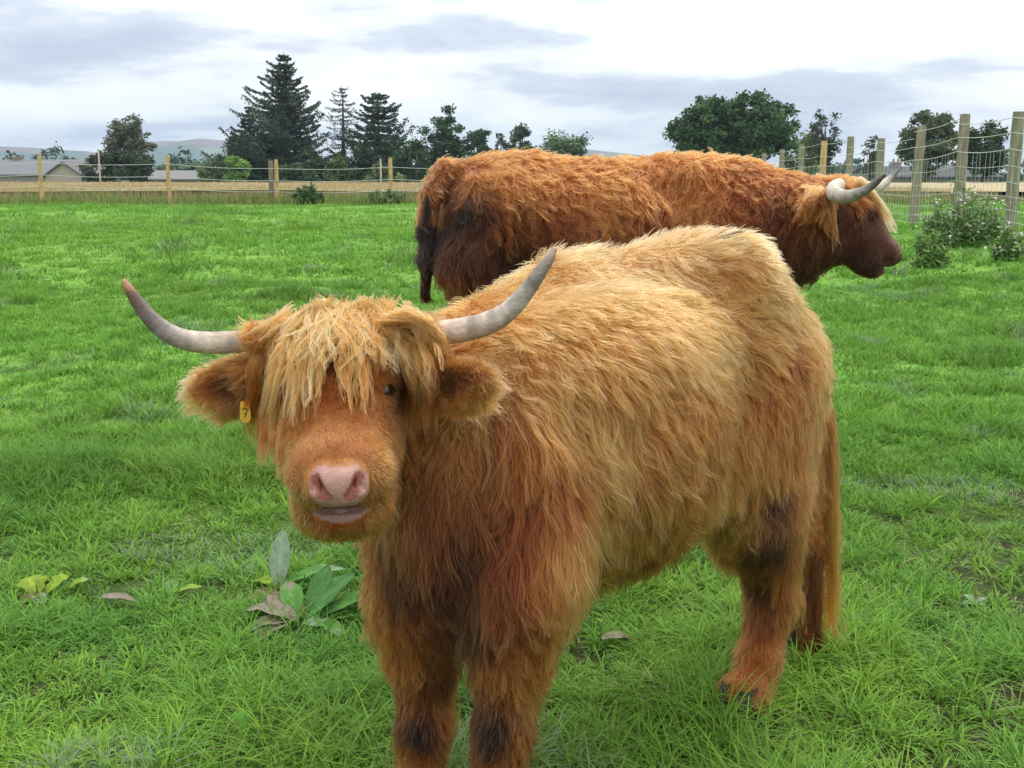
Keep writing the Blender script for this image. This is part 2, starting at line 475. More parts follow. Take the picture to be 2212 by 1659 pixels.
def locks(name, parent, guides, widths, cols, per, seed, r0, r1, K=12, label=None, wave=.006):
    """guides: list of polylines (m,3); every lock is a tapering bundle of strands"""
    rng = np.random.default_rng(seed); PT = []; CL = []
    t = np.linspace(0, 1, K)
    for g, wd, cl in zip(guides, widths, cols):
        g = np.asarray(g); s = np.linspace(0, 1, len(g))
        base = np.stack([np.interp(t, s, g[:, i]) for i in range(3)], 1)
        for _ in range(2): base[1:-1] = base[1:-1] * .4 + .3 * (base[:-2] + base[2:])
        off = rng.normal(size=(per, 1, 3)) * wd; shape = (1 - .75 * t ** 1.3)[None, :, None]
        ln = rng.uniform(.7, 1.05, per)
        p = np.stack([np.stack([np.interp(t * l, t, base[:, i]) for i in range(3)], 1) for l in ln])
        ph = rng.random() * 6.28 + rng.normal(size=per) * .5; fr = rng.uniform(1.2, 2.4)
        wv = wave * np.sin(6.28 * fr * t[None] + ph[:, None]) * t[None]
        p = p + off * shape + np.stack([wv, wv * .4, wv * 0], -1)
        PT.append(p); CL.append(np.array(cl) * (1 + .12 * rng.normal()) * (1 + .1 * rng.normal(size=(per, 1))))
    return hair_object(name, parent, np.concatenate(PT), r0, r1, np.clip(np.concatenate(CL), .004, .95), M_HAIR, label)

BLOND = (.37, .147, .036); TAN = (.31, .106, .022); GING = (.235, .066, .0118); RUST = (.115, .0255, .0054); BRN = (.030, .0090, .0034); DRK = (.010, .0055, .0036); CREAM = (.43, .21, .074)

def ctl(rows):
    out = []
    for pos, d, L, lift, grav, wave, col in rows:
        out.append([*pos, *d, L, lift, grav, wave, *col])
    return np.array(out, float)

def head_frame(P0, M, side):
    f = nrm(M - P0); s = nrm(side - f * (side @ f)); u = np.cross(f, s); return f, s, u
def add_head(B, P0, M, side, S, ears):
    """head of length S from poll P0 to muzzle M; returns local->world"""
    f, s, u = head_frame(P0, M, side); A = np.array([f, s, u]); k = S / .39
    W = lambda a, b, c: P0 + k * (a * f + b * s + c * u)
    R = lambda *r: np.array(r) * k
    B.ell(W(.055, 0, -.055), A, R(.095, .098, .085), .05)
    B.ell(W(.14, 0, -.055), A, R(.12, .093, .07), .05)
    for q in (-1, 1):
        B.cone(W(.10, q*.052, -.10), W(.21, q*.040, -.10), .060*k, .049*k, .04); B.cone(W(.21, q*.040, -.10), W(.31, q*.038, -.115), .047*k, .041*k, .04)
        B.cone(W(.10, q*.075, -.018), W(.15, q*.072, -.022), .026*k, .022*k, .03)
        B.cone(W(.20, q*.045, -.055), W(.30, q*.040, -.062), .032*k, .034*k, .03)
    B.cone(W(.14, 0, -.042), W(.31, 0, -.05), .062*k, .048*k, .04)
    B.ell(W(.330, 0, -.060), A, R(.055, .083, .054), .03)          # muzzle
    B.ell(W(.372, 0, -.046), A, R(.022, .046, .034), .02)          # nose pad
    B.cone(W(.13, 0, -.135), W(.30, 0, -.145), .05*k, .040*k, .04) # jaw
    B.ell(W(.325, 0, -.142), A, R(.054, .070, .040), .03)
    for q in (-1, 1):
        B.cone(W(.392, q*.022, -.052), W(.380, q*.038, -.026), .0075*k, .010*k, .008, 's')   # nostrils
        B.cone(W(.380, q*.038, -.026), W(.378, q*.040, -.050), .008*k, .004*k, .008, 's')
        B.ell(W(.156, q*.082, -.014), A, R(.020, .014, .012), .010, 's')                       # orbit
    for q in (-1, 1): B.cone(W(.392, 0, -.102), W(.376, q*.047, -.114), .0150*k, .0085*k, .006, 's'); B.cone(W(.362, 0, -.104), W(.360, q*.034, -.112), .014*k, .009*k, .006, 's')
    for e in ears: e(B, W, k)
    return W, f, s, u, k

NF, NB_, GQ = 200000, 120000, 1.0

def tracer(B):
    """first hit of the sight line through a place of the 2212 px view with the body"""
    def s(dx, dy, off=0.0, miss=None):
        u = (dx * 0.46293 - 512) / FPX; v = (384 - dy * 0.46293) / FPX
        d = np.array([u, CP + v * SP, v * CP - SP]); d = d / np.linalg.norm(d); o = np.array([0, 0, H]); t = 1.0
        best = (9, None)
        for _ in range(90):
            f = float(B.ev((o + d * t)[None])[0]) - off
            if f < best[0]: best = (f, o + d * t)
            if f < .002: return o + d * t
            t += max(f * .7, .002)
            if t > 7: break
        return best[1] if miss is None else P(dx * .46293, dy * .46293, miss)
    return s
def horn(name, parent, pts, rads, cols, seed):
    pts = np.array(pts); n = 70
    t = np.linspace(0, 1, len(pts)); tt = np.linspace(0, 1, n)
    p = np.stack([np.interp(tt, t, pts[:, i]) for i in range(3)], 1)
    for _ in range(40): p[1:-1] = p[1:-1] * .5 + .25 * (p[:-2] + p[2:])
    r = np.interp(tt, t, rads); c = np.stack([np.interp(tt, np.linspace(0, 1, len(cols)), [q[i] for q in cols]) for i in range(3)], 1)
    rg = np.random.default_rng(seed)
    rn = rg.normal(size=n); rn = (rn + np.roll(rn, 1)) * .5
    r = r * (1 + .022 * rn * (1 - tt)); c = c * (1 + .16 * rn * (1 - tt * .6))[:, None]
    m = MB(); m.tube(p, r, 16, c); return m.build(name, M_HORN, parent, True)

# ------------------------------------------------------------------ the blond cow in front
def front_cow():
    root = empty('highland_cow', (0.2, 2.25, 0.0), 'blond tan shaggy highland cow in front with yellow ear tag and open mouth', 'cow')
    B = Body()
    F = nrm(np.array([-.73, -.68, 0])); Lf = np.array([-F[1], F[0], 0.0]); U = np.array([0, 0, 1.0]); A = np.array([F, Lf, U])
    # cow's left (Lf) points right and towards the camera
    B.ell(P(508, 455, 2.18), A, (.27, .20, .285), .10)
    B.ell(P(608, 426, 2.34), A, (.34, .24, .30), .12)
    B.ell(P(702, 378, 2.55), A, (.25, .19, .24), .10)
    B.cone(P(690, 275, 2.60), P(742, 274, 2.53), .055, .055, .10)      # hip bones
    B.cone(P(742, 274, 2.53), P(785, 352, 2.64), .055, .065, .10)
    B.cone(P(560, 308, 2.45), P(715, 279, 2.62), .06, .065, .08)       # spine
    B.cone(P(480, 340, 2.25), P(560, 300, 2.42), .07, .07, .08); B.cone(P(565, 303, 2.45), P(690, 276, 2.58), .07, .07, .10)
    # neck
    B.cone(P(500, 425, 2.26), P(375, 385, 2.17), .17, .12, .08)
    B.cone(P(465, 500, 2.08), P(375, 440, 2.05), .14, .085, .06)
    # brisket and forequarters
    B.ell(P(448, 558, 2.02), A, (.11, .12, .17), .08)
    B.cone(P(545, 470, 2.02), P(525, 590, 1.93), .10, .09, .07)
    B.chain([P(525, 590, 1.93), P(513, 650, 1.93), P(502, 728, 1.92)], [.09, .062, .043], .04)
    kL = P(502, 728, 1.92); fL = np.array([kL[0] - .012, 1.935, .10])
    B.chain([kL, fL, fL + [-.012, -.02, -.06]], [.05, .042, .05], .03)
    B.cone(P(415, 500, 2.12), P(417, 600, 2.06), .095, .08, .07)
    B.chain([P(417, 600, 2.06), P(422, 655, 2.06), P(425, 728, 2.05)], [.077, .058, .042], .04)
    kR = P(425, 728, 2.05); fR = np.array([kR[0] - .01, 2.06, .10])
    B.chain([kR, fR, fR + [-.012, -.02, -.06]], [.048, .04, .048], .03)
    # hindquarters
    B.cone(P(762, 385, 2.62), P(760, 500, 2.55), .135, .095, .09)
    B.cone(P(725, 420, 2.50), P(748, 525, 2.50), .115, .08, .08)
    B.chain([P(768, 500, 2.55), P(765, 545, 2.56), P(772, 600, 2.60), P(760, 660, 2.57), P(751, 690, 2.55)], [.085, .066, .050, .042, .044], .05)
    hl = P(751, 690, 2.55); B.cone(hl, np.array([hl[0] - .03, hl[1] - .05, .05]), .045, .062, .03)
    B.cone(P(770, 385, 2.80), P(785, 520, 2.86), .125, .085, .08)
    B.chain([P(785, 520, 2.86), P(797, 575, 2.94), P(793, 635, 2.90)], [.085, .05, .04], .04)
    hr = P(793, 635, 2.90); B.cone(hr, np.array([hr[0] - .02, hr[1] - .04, .05]), .04, .055, .03)
    # tail
    tl = [P(788, 325, 2.70), P(808, 365, 2.79), P(818, 450, 2.82), P(820, 540, 2.82), P(814, 590, 2.80)]
    B.chain(tl, [.04, .034, .024, .018, .014], .03)
    # hollows of the flank, behind the shoulder and between the ribs
    t0 = tracer(B)
    for dx, dy, r_, o_, k_ in ((1640, 800, .07, .045, .07), (1665, 900, .06, .043, .06), (1600, 960, .05, .040, .06), (1290, 1020, .06, .045, .06), (1270, 900, .06, .048, .06), (1480, 820, .07, .062, .05), (1400, 950, .05, .043, .05)):
        c0 = t0(dx, dy); dv = nrm(np.array([0, 0, H]) - c0); B.ell(c0 + dv * (r_ + o_ - .055), A, (r_, r_ * .8, r_ * 1.4), k_, 's')
    # head
    P0 = P(340, 330, 2.00); Mz = P(336, 472, 1.665)
    earc = []
    def ears(B, W, k):
        B.cone(D(850, 724, 1.99), D(912, 722, 1.972), .028, .0235, .03); B.cone(D(620, 735, 2.0), D(578, 735, 2.0), .027, .022, .03)   # bony roots of the horns
        for b, e, dn in (((550, 818, 2.0), (462, 822, 1.99), 1), ((930, 805, 1.93), (1032, 815, 1.85), 1)):
            a = D(*b); c = D(*e); ax0 = nrm(c - a); up = nrm(np.array([0, .12, 1.0]) - ax0 * ax0[2]); th = np.cross(ax0, up)
            Ax = np.array([ax0, up, th]); m = (a + c) / 2 - [0, 0, .016]
            B.ell(m, Ax, (.086, .041, .021), .02)
            q = m + np.array([0, -.022, .004]) + ax0 * .004; earc.append((m, ax0, up, q))
            B.ell(q, Ax, (.062, .028, .018), .01, 's')
            B.cone(a + nrm(a - c) * .03, a, .035, .03, .03)
    W, f, s, u, k = add_head(B, P0, Mz, np.array([1.0, .08, 0]), np.linalg.norm(Mz - P0), [ears])
    lo = np.minimum(P0, Mz) - .16; hi = np.maximum(P0, Mz) + .14
    lo[0] -= .06; hi[0] += .08
    V, Q, T = B.mesh(lo, hi, .0125, .0045, 2)
    tr = tracer(B)
    R = []
    def c(dx, dy, d, L, lift, grav, wave, col, miss=None): R.append((tr(dx, dy, 0, miss), d, L, lift, grav, wave, col))
    # back and rump
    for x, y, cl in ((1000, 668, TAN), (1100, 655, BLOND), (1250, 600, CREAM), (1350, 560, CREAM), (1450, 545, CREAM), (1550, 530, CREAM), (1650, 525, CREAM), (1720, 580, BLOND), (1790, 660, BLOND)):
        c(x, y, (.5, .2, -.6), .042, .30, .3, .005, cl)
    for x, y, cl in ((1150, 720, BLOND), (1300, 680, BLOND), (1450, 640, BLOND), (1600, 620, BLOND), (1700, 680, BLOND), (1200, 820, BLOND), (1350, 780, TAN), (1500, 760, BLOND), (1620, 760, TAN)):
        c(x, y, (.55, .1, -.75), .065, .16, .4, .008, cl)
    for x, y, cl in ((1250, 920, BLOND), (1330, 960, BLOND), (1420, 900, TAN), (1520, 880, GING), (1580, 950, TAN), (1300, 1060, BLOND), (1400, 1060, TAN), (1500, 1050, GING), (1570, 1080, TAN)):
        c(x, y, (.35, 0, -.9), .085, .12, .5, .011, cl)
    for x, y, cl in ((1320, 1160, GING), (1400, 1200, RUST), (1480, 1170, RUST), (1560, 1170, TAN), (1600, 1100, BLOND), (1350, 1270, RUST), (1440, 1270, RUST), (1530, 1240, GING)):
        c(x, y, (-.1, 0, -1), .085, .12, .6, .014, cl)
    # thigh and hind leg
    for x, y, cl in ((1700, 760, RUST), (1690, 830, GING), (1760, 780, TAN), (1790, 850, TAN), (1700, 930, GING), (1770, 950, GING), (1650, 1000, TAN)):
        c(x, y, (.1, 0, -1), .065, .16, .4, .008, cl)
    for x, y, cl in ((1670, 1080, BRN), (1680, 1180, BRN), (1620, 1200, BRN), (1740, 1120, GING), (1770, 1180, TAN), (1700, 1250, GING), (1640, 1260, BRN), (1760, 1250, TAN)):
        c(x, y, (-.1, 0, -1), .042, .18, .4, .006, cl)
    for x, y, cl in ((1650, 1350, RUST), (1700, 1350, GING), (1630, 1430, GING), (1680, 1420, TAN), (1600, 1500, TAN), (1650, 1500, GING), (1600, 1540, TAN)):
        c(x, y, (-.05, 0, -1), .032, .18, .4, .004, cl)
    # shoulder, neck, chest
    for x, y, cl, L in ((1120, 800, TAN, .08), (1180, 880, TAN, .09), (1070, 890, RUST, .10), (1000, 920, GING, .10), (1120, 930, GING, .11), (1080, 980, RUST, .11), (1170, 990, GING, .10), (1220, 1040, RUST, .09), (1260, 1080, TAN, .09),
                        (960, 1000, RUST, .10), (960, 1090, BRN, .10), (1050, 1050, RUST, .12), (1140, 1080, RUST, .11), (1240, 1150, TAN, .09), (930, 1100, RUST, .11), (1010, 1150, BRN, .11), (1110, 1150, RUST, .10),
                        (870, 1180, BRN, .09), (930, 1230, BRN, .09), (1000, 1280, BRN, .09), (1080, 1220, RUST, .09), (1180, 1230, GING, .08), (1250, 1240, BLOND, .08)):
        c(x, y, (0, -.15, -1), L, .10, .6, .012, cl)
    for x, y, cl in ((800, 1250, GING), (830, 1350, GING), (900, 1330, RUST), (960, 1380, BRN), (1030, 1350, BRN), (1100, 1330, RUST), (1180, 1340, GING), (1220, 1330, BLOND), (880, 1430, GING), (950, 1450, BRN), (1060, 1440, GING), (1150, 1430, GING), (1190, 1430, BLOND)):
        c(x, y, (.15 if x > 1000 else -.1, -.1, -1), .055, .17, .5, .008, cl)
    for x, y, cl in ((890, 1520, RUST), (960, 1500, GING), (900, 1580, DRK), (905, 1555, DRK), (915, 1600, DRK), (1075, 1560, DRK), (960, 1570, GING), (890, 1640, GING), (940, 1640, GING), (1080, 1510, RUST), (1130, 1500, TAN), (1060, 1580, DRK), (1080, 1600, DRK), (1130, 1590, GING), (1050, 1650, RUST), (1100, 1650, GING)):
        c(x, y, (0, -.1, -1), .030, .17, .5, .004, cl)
    # head: local frame rows
    def h(a, b, cc, d, L, lift, col, grav=.1, wave=.002):
        for q in ((1, -1) if b else (1,)):
            dv = d[0] * f + q * d[1] * s + d[2] * u
            R.append((W(a, q * b, cc), dv, L, lift, grav, wave, col))
    h(.0, 0, .02, (1, 0, 0), .04, .3, BLOND); h(.04, .07, .01, (1, .4, 0), .04, .2, BLOND)
    h(.10, 0, .02, (.6, 0, 0), .025, .2, RUST); h(.15, 0, .02, (-.3, .3, 0), .022, .25, RUST); h(.14, .05, .02, (.5, .4, 0), .02, .15, GING)
    h(.21, 0, .01, (.5, .5, 0), .024, .17, GING); h(.21, .05, 0, (.8, .4, 0), .026, .14, GING)
    h(.27, 0, .0, (.9, .3, 0), .017, .14, TAN); h(.28, .05, -.02, (.8, .4, -.3), .022, .17, TAN); h(.33, .03, 0, (.9, .3, 0), .009, .12, TAN)
    h(.33, .08, -.06, (.3, .6, -.6), .018, .2, TAN); h(.38, .05, -.09, (.3, .5, -.8), .01, .2, TAN)
    h(.25, .06, -.07, (.5, .3, -.8), .03, .15, TAN, .4); h(.16, .09, -.08, (.4, .2, -.9), .045, .15, GING, .5); h(.14, .10, -.045, (.6, .1, -.5), .012, .1, BRN)
    h(.10, .11, -.10, (.3, .2, -.9), .075, .15, TAN, .6); h(.22, .06, -.13, (.3, .2, -.9), .05, .2, TAN, .6); h(.15, 0, -.18, (.3, 0, -.9), .05, .2, GING, .5)
    h(.31, .06, -.15, (.3, .3, -.8), .040, .25, TAN, .5); h(.33, 0, -.17, (.3, 0, -.9), .032, .25, TAN, .5); h(.37, .0, -.13, (.4, 0, -.8), .010, .2, GING, .4)
    # ears
    for x, y, dx, dz, cl, L in ((420, 810, -1, -.3, CREAM, .03), (450, 770, -.6, .4, BLOND, .035), (520, 765, -.7, .2, GING, .045), (440, 870, -.7, -.7, BLOND, .045), (500, 900, -.3, -1, BLOND, .05), (480, 830, -.6, -.4, RUST, .03), (520, 835, -.6, -.4, BRN, .03), (465, 815, -.8, 0, RUST, .04), (1030, 800, .8, 0, RUST, .04),
                                (1066, 820, 1, -.4, CREAM, .03), (1052, 775, 1, .3, CREAM, .03), (1045, 868, .8, -.6, CREAM, .035), (1040, 755, .7, .4, BLOND, .035), (970, 750, .8, .2, GING, .04), (1050, 860, .7, -.8, BLOND, .045), (990, 890, .2, -1, BLOND, .055), (1010, 815, .6, -.5, RUST, .03), (970, 825, .5, -.5, BRN, .03)):
        c(x, y, (dx, -.15, dz), L, .25, .3, .006, cl, 1.97 if x < 700 else 1.875)
    for m_, ax0, up_, q_ in earc:
        R.append((m_ + ax0 * .078, ax0 - .3 * up_, .028, .3, .3, .005, CREAM))
        for t_ in (.25, .75):
            R.append((m_ + ax0 * .075 * t_ + up_ * .045 * (1 - t_ * .4), ax0 + .5 * up_, .028, .3, .2, .005, BLOND)); R.append((m_ + ax0 * .075 * t_ - up_ * .045 * (1 - t_ * .4), ax0 - .9 * up_, .036, .25, .5, .005, BLOND))
        R.append((m_ - ax0 * .03 + up_ * .045, ax0 + .3 * up_, .03, .25, .2, .005, TAN)); R.append((m_ - ax0 * .03 - up_ * .045, ax0 - up_, .04, .25, .5, .005, TAN))
    # off side (away from the camera)
    for p, cl in ((P(340, 400, 2.3), TAN), (P(480, 400, 2.6), BLOND), (P(600, 380, 2.9), BLOND), (P(480, 520, 2.4), GING), (P(600, 520, 2.7), TAN)):
        R.append((p, (.6, .5, -.7), .06, .2, .4, .006, cl))
    # tail
    for p in tl: R.append((p + [0, 0, 0], (.1, .1, -1), .035, .18, .5, .006, TAN))
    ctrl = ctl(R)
    # hide colours
    lf = (V - P0) / k; a_, b_, c_ = lf @ f, lf @ s, lf @ u
    inhead = (np.linalg.norm(V - (P0 + Mz) / 2, axis=1) < .30)
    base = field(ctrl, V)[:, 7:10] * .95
    for q in (-1, 1): base[np.linalg.norm(V - W(.156, q*.080, -.018), axis=1) < .024] = (.03, .014, .009)
    pad = inhead & (a_ > .345) & (np.abs(b_ / (.051 + .12 * (c_ + .05))) ** 2.6 + np.abs((c_ + .050) / .044) ** 2.6 < 1)
    pink = np.array([.60, .33, .27]); base[pad] = pink
    lips = inhead & (a_ > .335) & ~pad & ((b_ / .056) ** 2 + ((c_ + .108) / .022) ** 2 < 1); base[lips] = (.30, .17, .14)
    # nostrils and mouth are dark inside
    nd = np.full(len(V), 9.0)
    for q in (-1, 1):
        for aa, bb, r1 in ((W(.392, q*.022, -.052), W(.380, q*.038, -.026), .009), ):
            ab = bb - aa; t = np.clip((V - aa) @ ab / (ab @ ab), 0, 1); nd = np.minimum(nd, np.linalg.norm(V - aa - t[:, None] * ab, axis=1) - r1 * k)
    base[(nd < .004) & pad] = (.42, .13, .11); base[(nd < .0012) & (a_ < .381) & inhead] = (.14, .025, .02)
    mo = inhead & (a_ > .33) & (a_ < .384) & (np.abs(c_ + .104) < .012) & (np.abs(b_) < .04); base[mo] = (.10, .03, .025)
    body = mesh_np('body', V, Q, M_SKIN, root, True, base)
    body.data.materials.append(M_NOSE)
    body.data.polygons.foreach_set('material_index', ((pad | lips)[Q].all(1)).astype(np.int32))
    def dens(cn, tn):
        view = nrm(np.array([0, 0, H]) - cn); fc = (view * tn).sum(1)
        d = np.where(fc > -.25, 1.0, .35)
        l = (cn - P0) / k; a, b, cc = l @ f, l @ s, l @ u
        ih = np.linalg.norm(cn - (P0 + Mz) / 2, axis=1) < .28
        d = d * np.where(ih, 3.6, 1)
        nopad = ih & (a > .340) & ((np.abs(b / (.050 + .12 * (cc + .05))) ** 2.6 + np.abs((cc + .050) / .043) ** 2.6 < 1) | ((b / .053) ** 2 + ((cc + .107) / .020) ** 2 < 1))
        d[nopad] = 0
        for q in (-1, 1):
            e = np.linalg.norm(cn - W(.156, q*.080, -.016), axis=1) < .0195; d[e] = 0
        d[cn[:, 2] < .055] = 0
        return d
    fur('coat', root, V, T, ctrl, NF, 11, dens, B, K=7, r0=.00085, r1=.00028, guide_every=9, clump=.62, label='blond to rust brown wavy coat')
    # eyes
    for q in (-1, 1):
        m = MB(); cpos = W(.156, q*.077, -.026)
        th, ph = np.meshgrid(np.linspace(0, math.pi, 14), np.linspace(0, 2*math.pi, 24, endpoint=False), indexing='ij')
        r = .0175 * k
        v = np.stack([np.sin(th)*np.cos(ph), np.sin(th)*np.sin(ph), np.cos(th)], -1).reshape(-1, 3) * r + cpos
        fcs = [(i*24+j, (i+1)*24+j, (i+1)*24+(j+1)%24, i*24+(j+1)%24) for i in range(13) for j in range(24)]
        m.add(v, fcs); m.build('eye', M_EYE, root, True)
    # tongue / lower lip
    m = MB(); th, ph = np.meshgrid(np.linspace(0, math.pi, 14), np.linspace(0, 2*math.pi, 24, endpoint=False), indexing='ij')
    v = np.stack([np.cos(th), np.sin(th)*np.cos(ph), np.sin(th)*np.sin(ph)], -1).reshape(-1, 3)
    v = W(0, 0, 0) + k * ((.348 + .022 * v[:, :1]) * f + (.034 * v[:, 1:2]) * s + (-.1225 + .0055 * v[:, 2:] - 4 * (.034 * v[:, 1:2]) ** 2) * u)
    m.add(v, [(i*24+j, (i+1)*24+j, (i+1)*24+(j+1)%24, i*24+(j+1)%24) for i in range(13) for j in range(24)])
    m.build('tongue', mat('tongue_skin', (.46, .29, .25), rough=.35, spec=.5, bump=.2, bscale=200), root, True)
    # horns
    cb = [(.60, .42, .32), (.58, .42, .33), (.52, .41, .33), (.48, .40, .33), (.34, .29, .26), (.17, .14, .13), (.15, .11, .09), (.34, .17, .09), (.45, .24, .13)]
    horn('horn', root, [D(640, 735, 2.0), D(555, 733, 2.0), D(480, 742, 1.99), D(410, 741, 1.97), D(360, 722, 1.95), D(322, 688, 1.94), D(292, 648, 1.935), D(275, 618, 1.93), D(265, 603, 1.93)],
         [.020, .0205, .0205, .0195, .0175, .0145, .0115, .008, .003], cb, 3)
    cb = [(.60, .42, .32), (.60, .43, .33), (.56, .44, .35), (.52, .43, .36), (.48, .42, .37), (.24, .21, .19), (.26, .22, .19), (.33, .26, .22), (.5, .33, .25)]
    horn('horn', root, [D(895, 723, 1.977), D(935, 720, 1.965), D(1010, 714, 1.94), D(1075, 694, 1.92), D(1120, 655, 1.91), D(1150, 612, 1.90), D(1172, 580, 1.90), D(1190, 555, 1.90), D(1199, 535, 1.90)],
         [.022, .0225, .022, .020, .0165, .0135, .0115, .009, .004], cb, 4)
    # ear tag
    tg = MB(); a = D(530, 890, 1.95); n_ = nrm(np.array([-.15, -1, .1])); xx = nrm(np.cross(np.array([0, 0, 1.0]), n_)); yy = np.cross(n_, xx)
    hw, hh, tk = .0105, .019, .0012
    prof = [(-hw*.9, hh), (-hw, -hh*.6), (-hw*.55, -hh), (hw*.55, -hh), (hw, -hh*.6), (hw*.9, hh)]
    vv = [a + x*xx + y*yy + sg*tk*n_ for sg in (1, -1) for x, y in prof]
    tg.add(vv, [(0, 1, 4, 5), (1, 2, 3, 4), (6, 11, 10, 7), (7, 10, 9, 8)]); tg.add(vv, [(i, i+6, (i+1) % 6+6, (i+1) % 6) for i in range(6)])
    tag_o = tg.build('ear_tag', mat('tag_yellow', (.55, .33, .04), rough=.5), root)
    dg = MB()
    for seg in (((-.0055, .006), (.0045, .006)), ((.0045, .006), (-.001, -.011)), ((-.0015, -.003), (.004, -.003))):   # the digit printed on the tag
        (x0, y0), (x1, y1) = seg; L_ = math.hypot(x1-x0, y1-y0); nx_, ny_ = -(y1-y0)/L_*.0009, (x1-x0)/L_*.0009; o_ = .0004 + .0001 * (y1 - y0 == 0) * (y0 > 0)
        dg.add([a + (x+sx_*nx_)*xx + (y+sx_*ny_)*yy + (tk+o_)*n_ for x, y, sx_ in ((x0, y0, -1), (x1, y1, -1), (x1, y1, 1), (x0, y0, 1))], [(0, 1, 2, 3)])
    dg.build('tag_number', mat('tag_ink', (.05, .035, .02), rough=.6), tag_o).location = (0, 0, 0)
    # hooves
    hm = mat('hoof_horn', (.045, .032, .025), rough=.5, spec=.4, noise_amt=.3, nscale=30, bump=.2)
    for c0, fw in ((fL + [-.02, -.03, 0], nrm(np.array([-.3, -1, 0]))), (fR + [-.02, -.03, 0], nrm(np.array([-.3, -1, 0]))), (np.array([hl[0]-.045, hl[1]-.07, 0]), nrm(np.array([-.7, -.7, 0]))), (np.array([hr[0]-.04, hr[1]-.06, 0]), nrm(np.array([-.7, -.7, 0])))):
        m = MB(); sd_ = np.array([-fw[1], fw[0], 0])
        for q in (-1, 1):
            ring = []
            for z, r, fo in ((-.005, .036, 0.016), (.045, .031, .006), (.095, .024, -.008)):
                an = np.arange(12) * 2 * math.pi / 12
                ring.append(np.array([c0[0], c0[1], z]) + q*.025*sd_ + (np.cos(an)[:, None]*1.5*r + fo)*fw + np.sin(an)[:, None]*.8*r*sd_)
            v = np.concatenate(ring); m.add(v, [(i*12+j, i*12+(j+1) % 12, (i+1)*12+(j+1) % 12, (i+1)*12+j) for i in range(2) for j in range(12)])
        m.build('hoof', hm, root, True)
    # forelock
    rg = np.random.default_rng(5); gd = []; wd = []; cl = []
    def lock(x0, y0, x1, y1, off0=.012, off1=.02, bow=0, wdt=.006, col=BLOND, n=9):
        t = np.linspace(0, 1, n); g = []
        for q in t:
            x = x0 + (x1 - x0) * q + bow * math.sin(q * math.pi); y = y0 + (y1 - y0) * q ** 1.25
            p = tr(x, y, off0 + (off1 - off0) * q); g.append(p)
        g = np.array(g); yy_ = g[:, 1].copy()
        for i in range(1, n):                           # a lock cannot jump back behind where it hangs from
            if yy_[i] > yy_[i-1] + .02: yy_[i] = yy_[i-1] - .001
        for i in range(n):
            g[i] = P((x0 + (x1 - x0) * t[i] + bow * math.sin(t[i] * math.pi)) * .46293, (y0 + (y1 - y0) * t[i] ** 1.25) * .46293, yy_[i])
        gd.append(g); wd.append(wdt); cl.append(col)
    pal = [BLOND, BLOND, CREAM, TAN, BLOND, (.50, .29, .115)]
    for i in range(175):
        q = rg.uniform(-1, 1); x0 = 748 + q * 135 + rg.normal() * 8; y0 = 668 + abs(q) ** 2 * 30 + rg.normal() * 10
        x1 = 745 + q * 185 + rg.normal() * 16
        if x1 < 690: y1 = rg.uniform(790, 930) - (x1 - 560) * .12
        elif x1 < 735: y1 = rg.uniform(745, 790); x1 += rg.choice((-28, 28))
        elif x1 < 805: y1 = rg.uniform(790, 900)
        elif x1 < 890: y1 = rg.uniform(745, 815)
        else: y1 = rg.uniform(820, 900)
        lock(x0, y0, x1, y1, .012, rg.uniform(.012, .028), rg.normal() * 10, rg.uniform(.002, .007), pal[rg.integers(6)])
    for i in range(70):      # shorter top layer breaking up the crown
        x0 = 740 + rg.normal() * 55; y0 = 662 + rg.normal() * 8; an = rg.uniform(-1, 1)
        lock(x0, y0, x0 + an * 130, 740 + rg.uniform(-20, 70), .018, .032, rg.normal() * 12, .005, pal[rg.integers(6)])
    for i in range(26):      # long side strands hanging past the cheek
        x0 = rg.uniform(560, 610); lock(x0, rg.uniform(720, 760), x0 + rg.uniform(-25, 12), rg.uniform(900, 1010), .01, .012, rg.normal() * 6, .005, TAN if i % 2 else GING)
    for i in range(4):       # strands crossing the ear tag
        x0 = rg.uniform(543, 556); lock(x0, rg.uniform(770, 800), x0 - rg.uniform(0, 16), rg.uniform(900, 960), .03, .02, rg.normal() * 4, .005, GING if i % 2 else TAN)
    for i in range(22):
        x0 = rg.uniform(895, 940); lock(x0, rg.uniform(715, 750), x0 + rg.uniform(-25, 20), rg.uniform(850, 960), .01, .012, rg.normal() * 6, .005, TAN if i % 2 else GING)
    for i in range(34):      # tuft around the root of the left horn
        a_0, b_0 = rg.normal() * 14, rg.normal() * 9
        a_0 *= 1.4; gd.append([D(862 + a_0, 684 + rg.normal()*8, 1.94), D(915 + b_0, 694 + rg.normal()*7, 1.915), D(932 + b_0, 730, 1.905), D(930 + b_0*1.3 + rg.normal()*5, 775 + rg.uniform(-25, 45), 1.905)]); wd.append(.005); cl.append(pal[rg.integers(6)] if i % 3 else TAN)
    locks('forelock', root, gd, wd, cl, 20, 6, .0008, .0003, 14, 'long pale blond fringe over the forehead', .0055)
    # tail switch
    gd = []; wd = []; cl = []
    for i in range(16):
        x = 815 + rg.normal() * 3
        gd.append([P(817 + rg.normal()*2, 560, 2.78), P(815 + rg.normal()*5, 605, 2.77), P(811 + rg.normal()*7, 640, 2.77), P(808 + rg.normal()*9, 672, 2.77), P(806 + rg.normal()*12, 688 + rg.uniform(-14, 14), 2.77)]); wd.append(rg.uniform(.004, .009)); cl.append((BRN, RUST, GING)[i % 3])
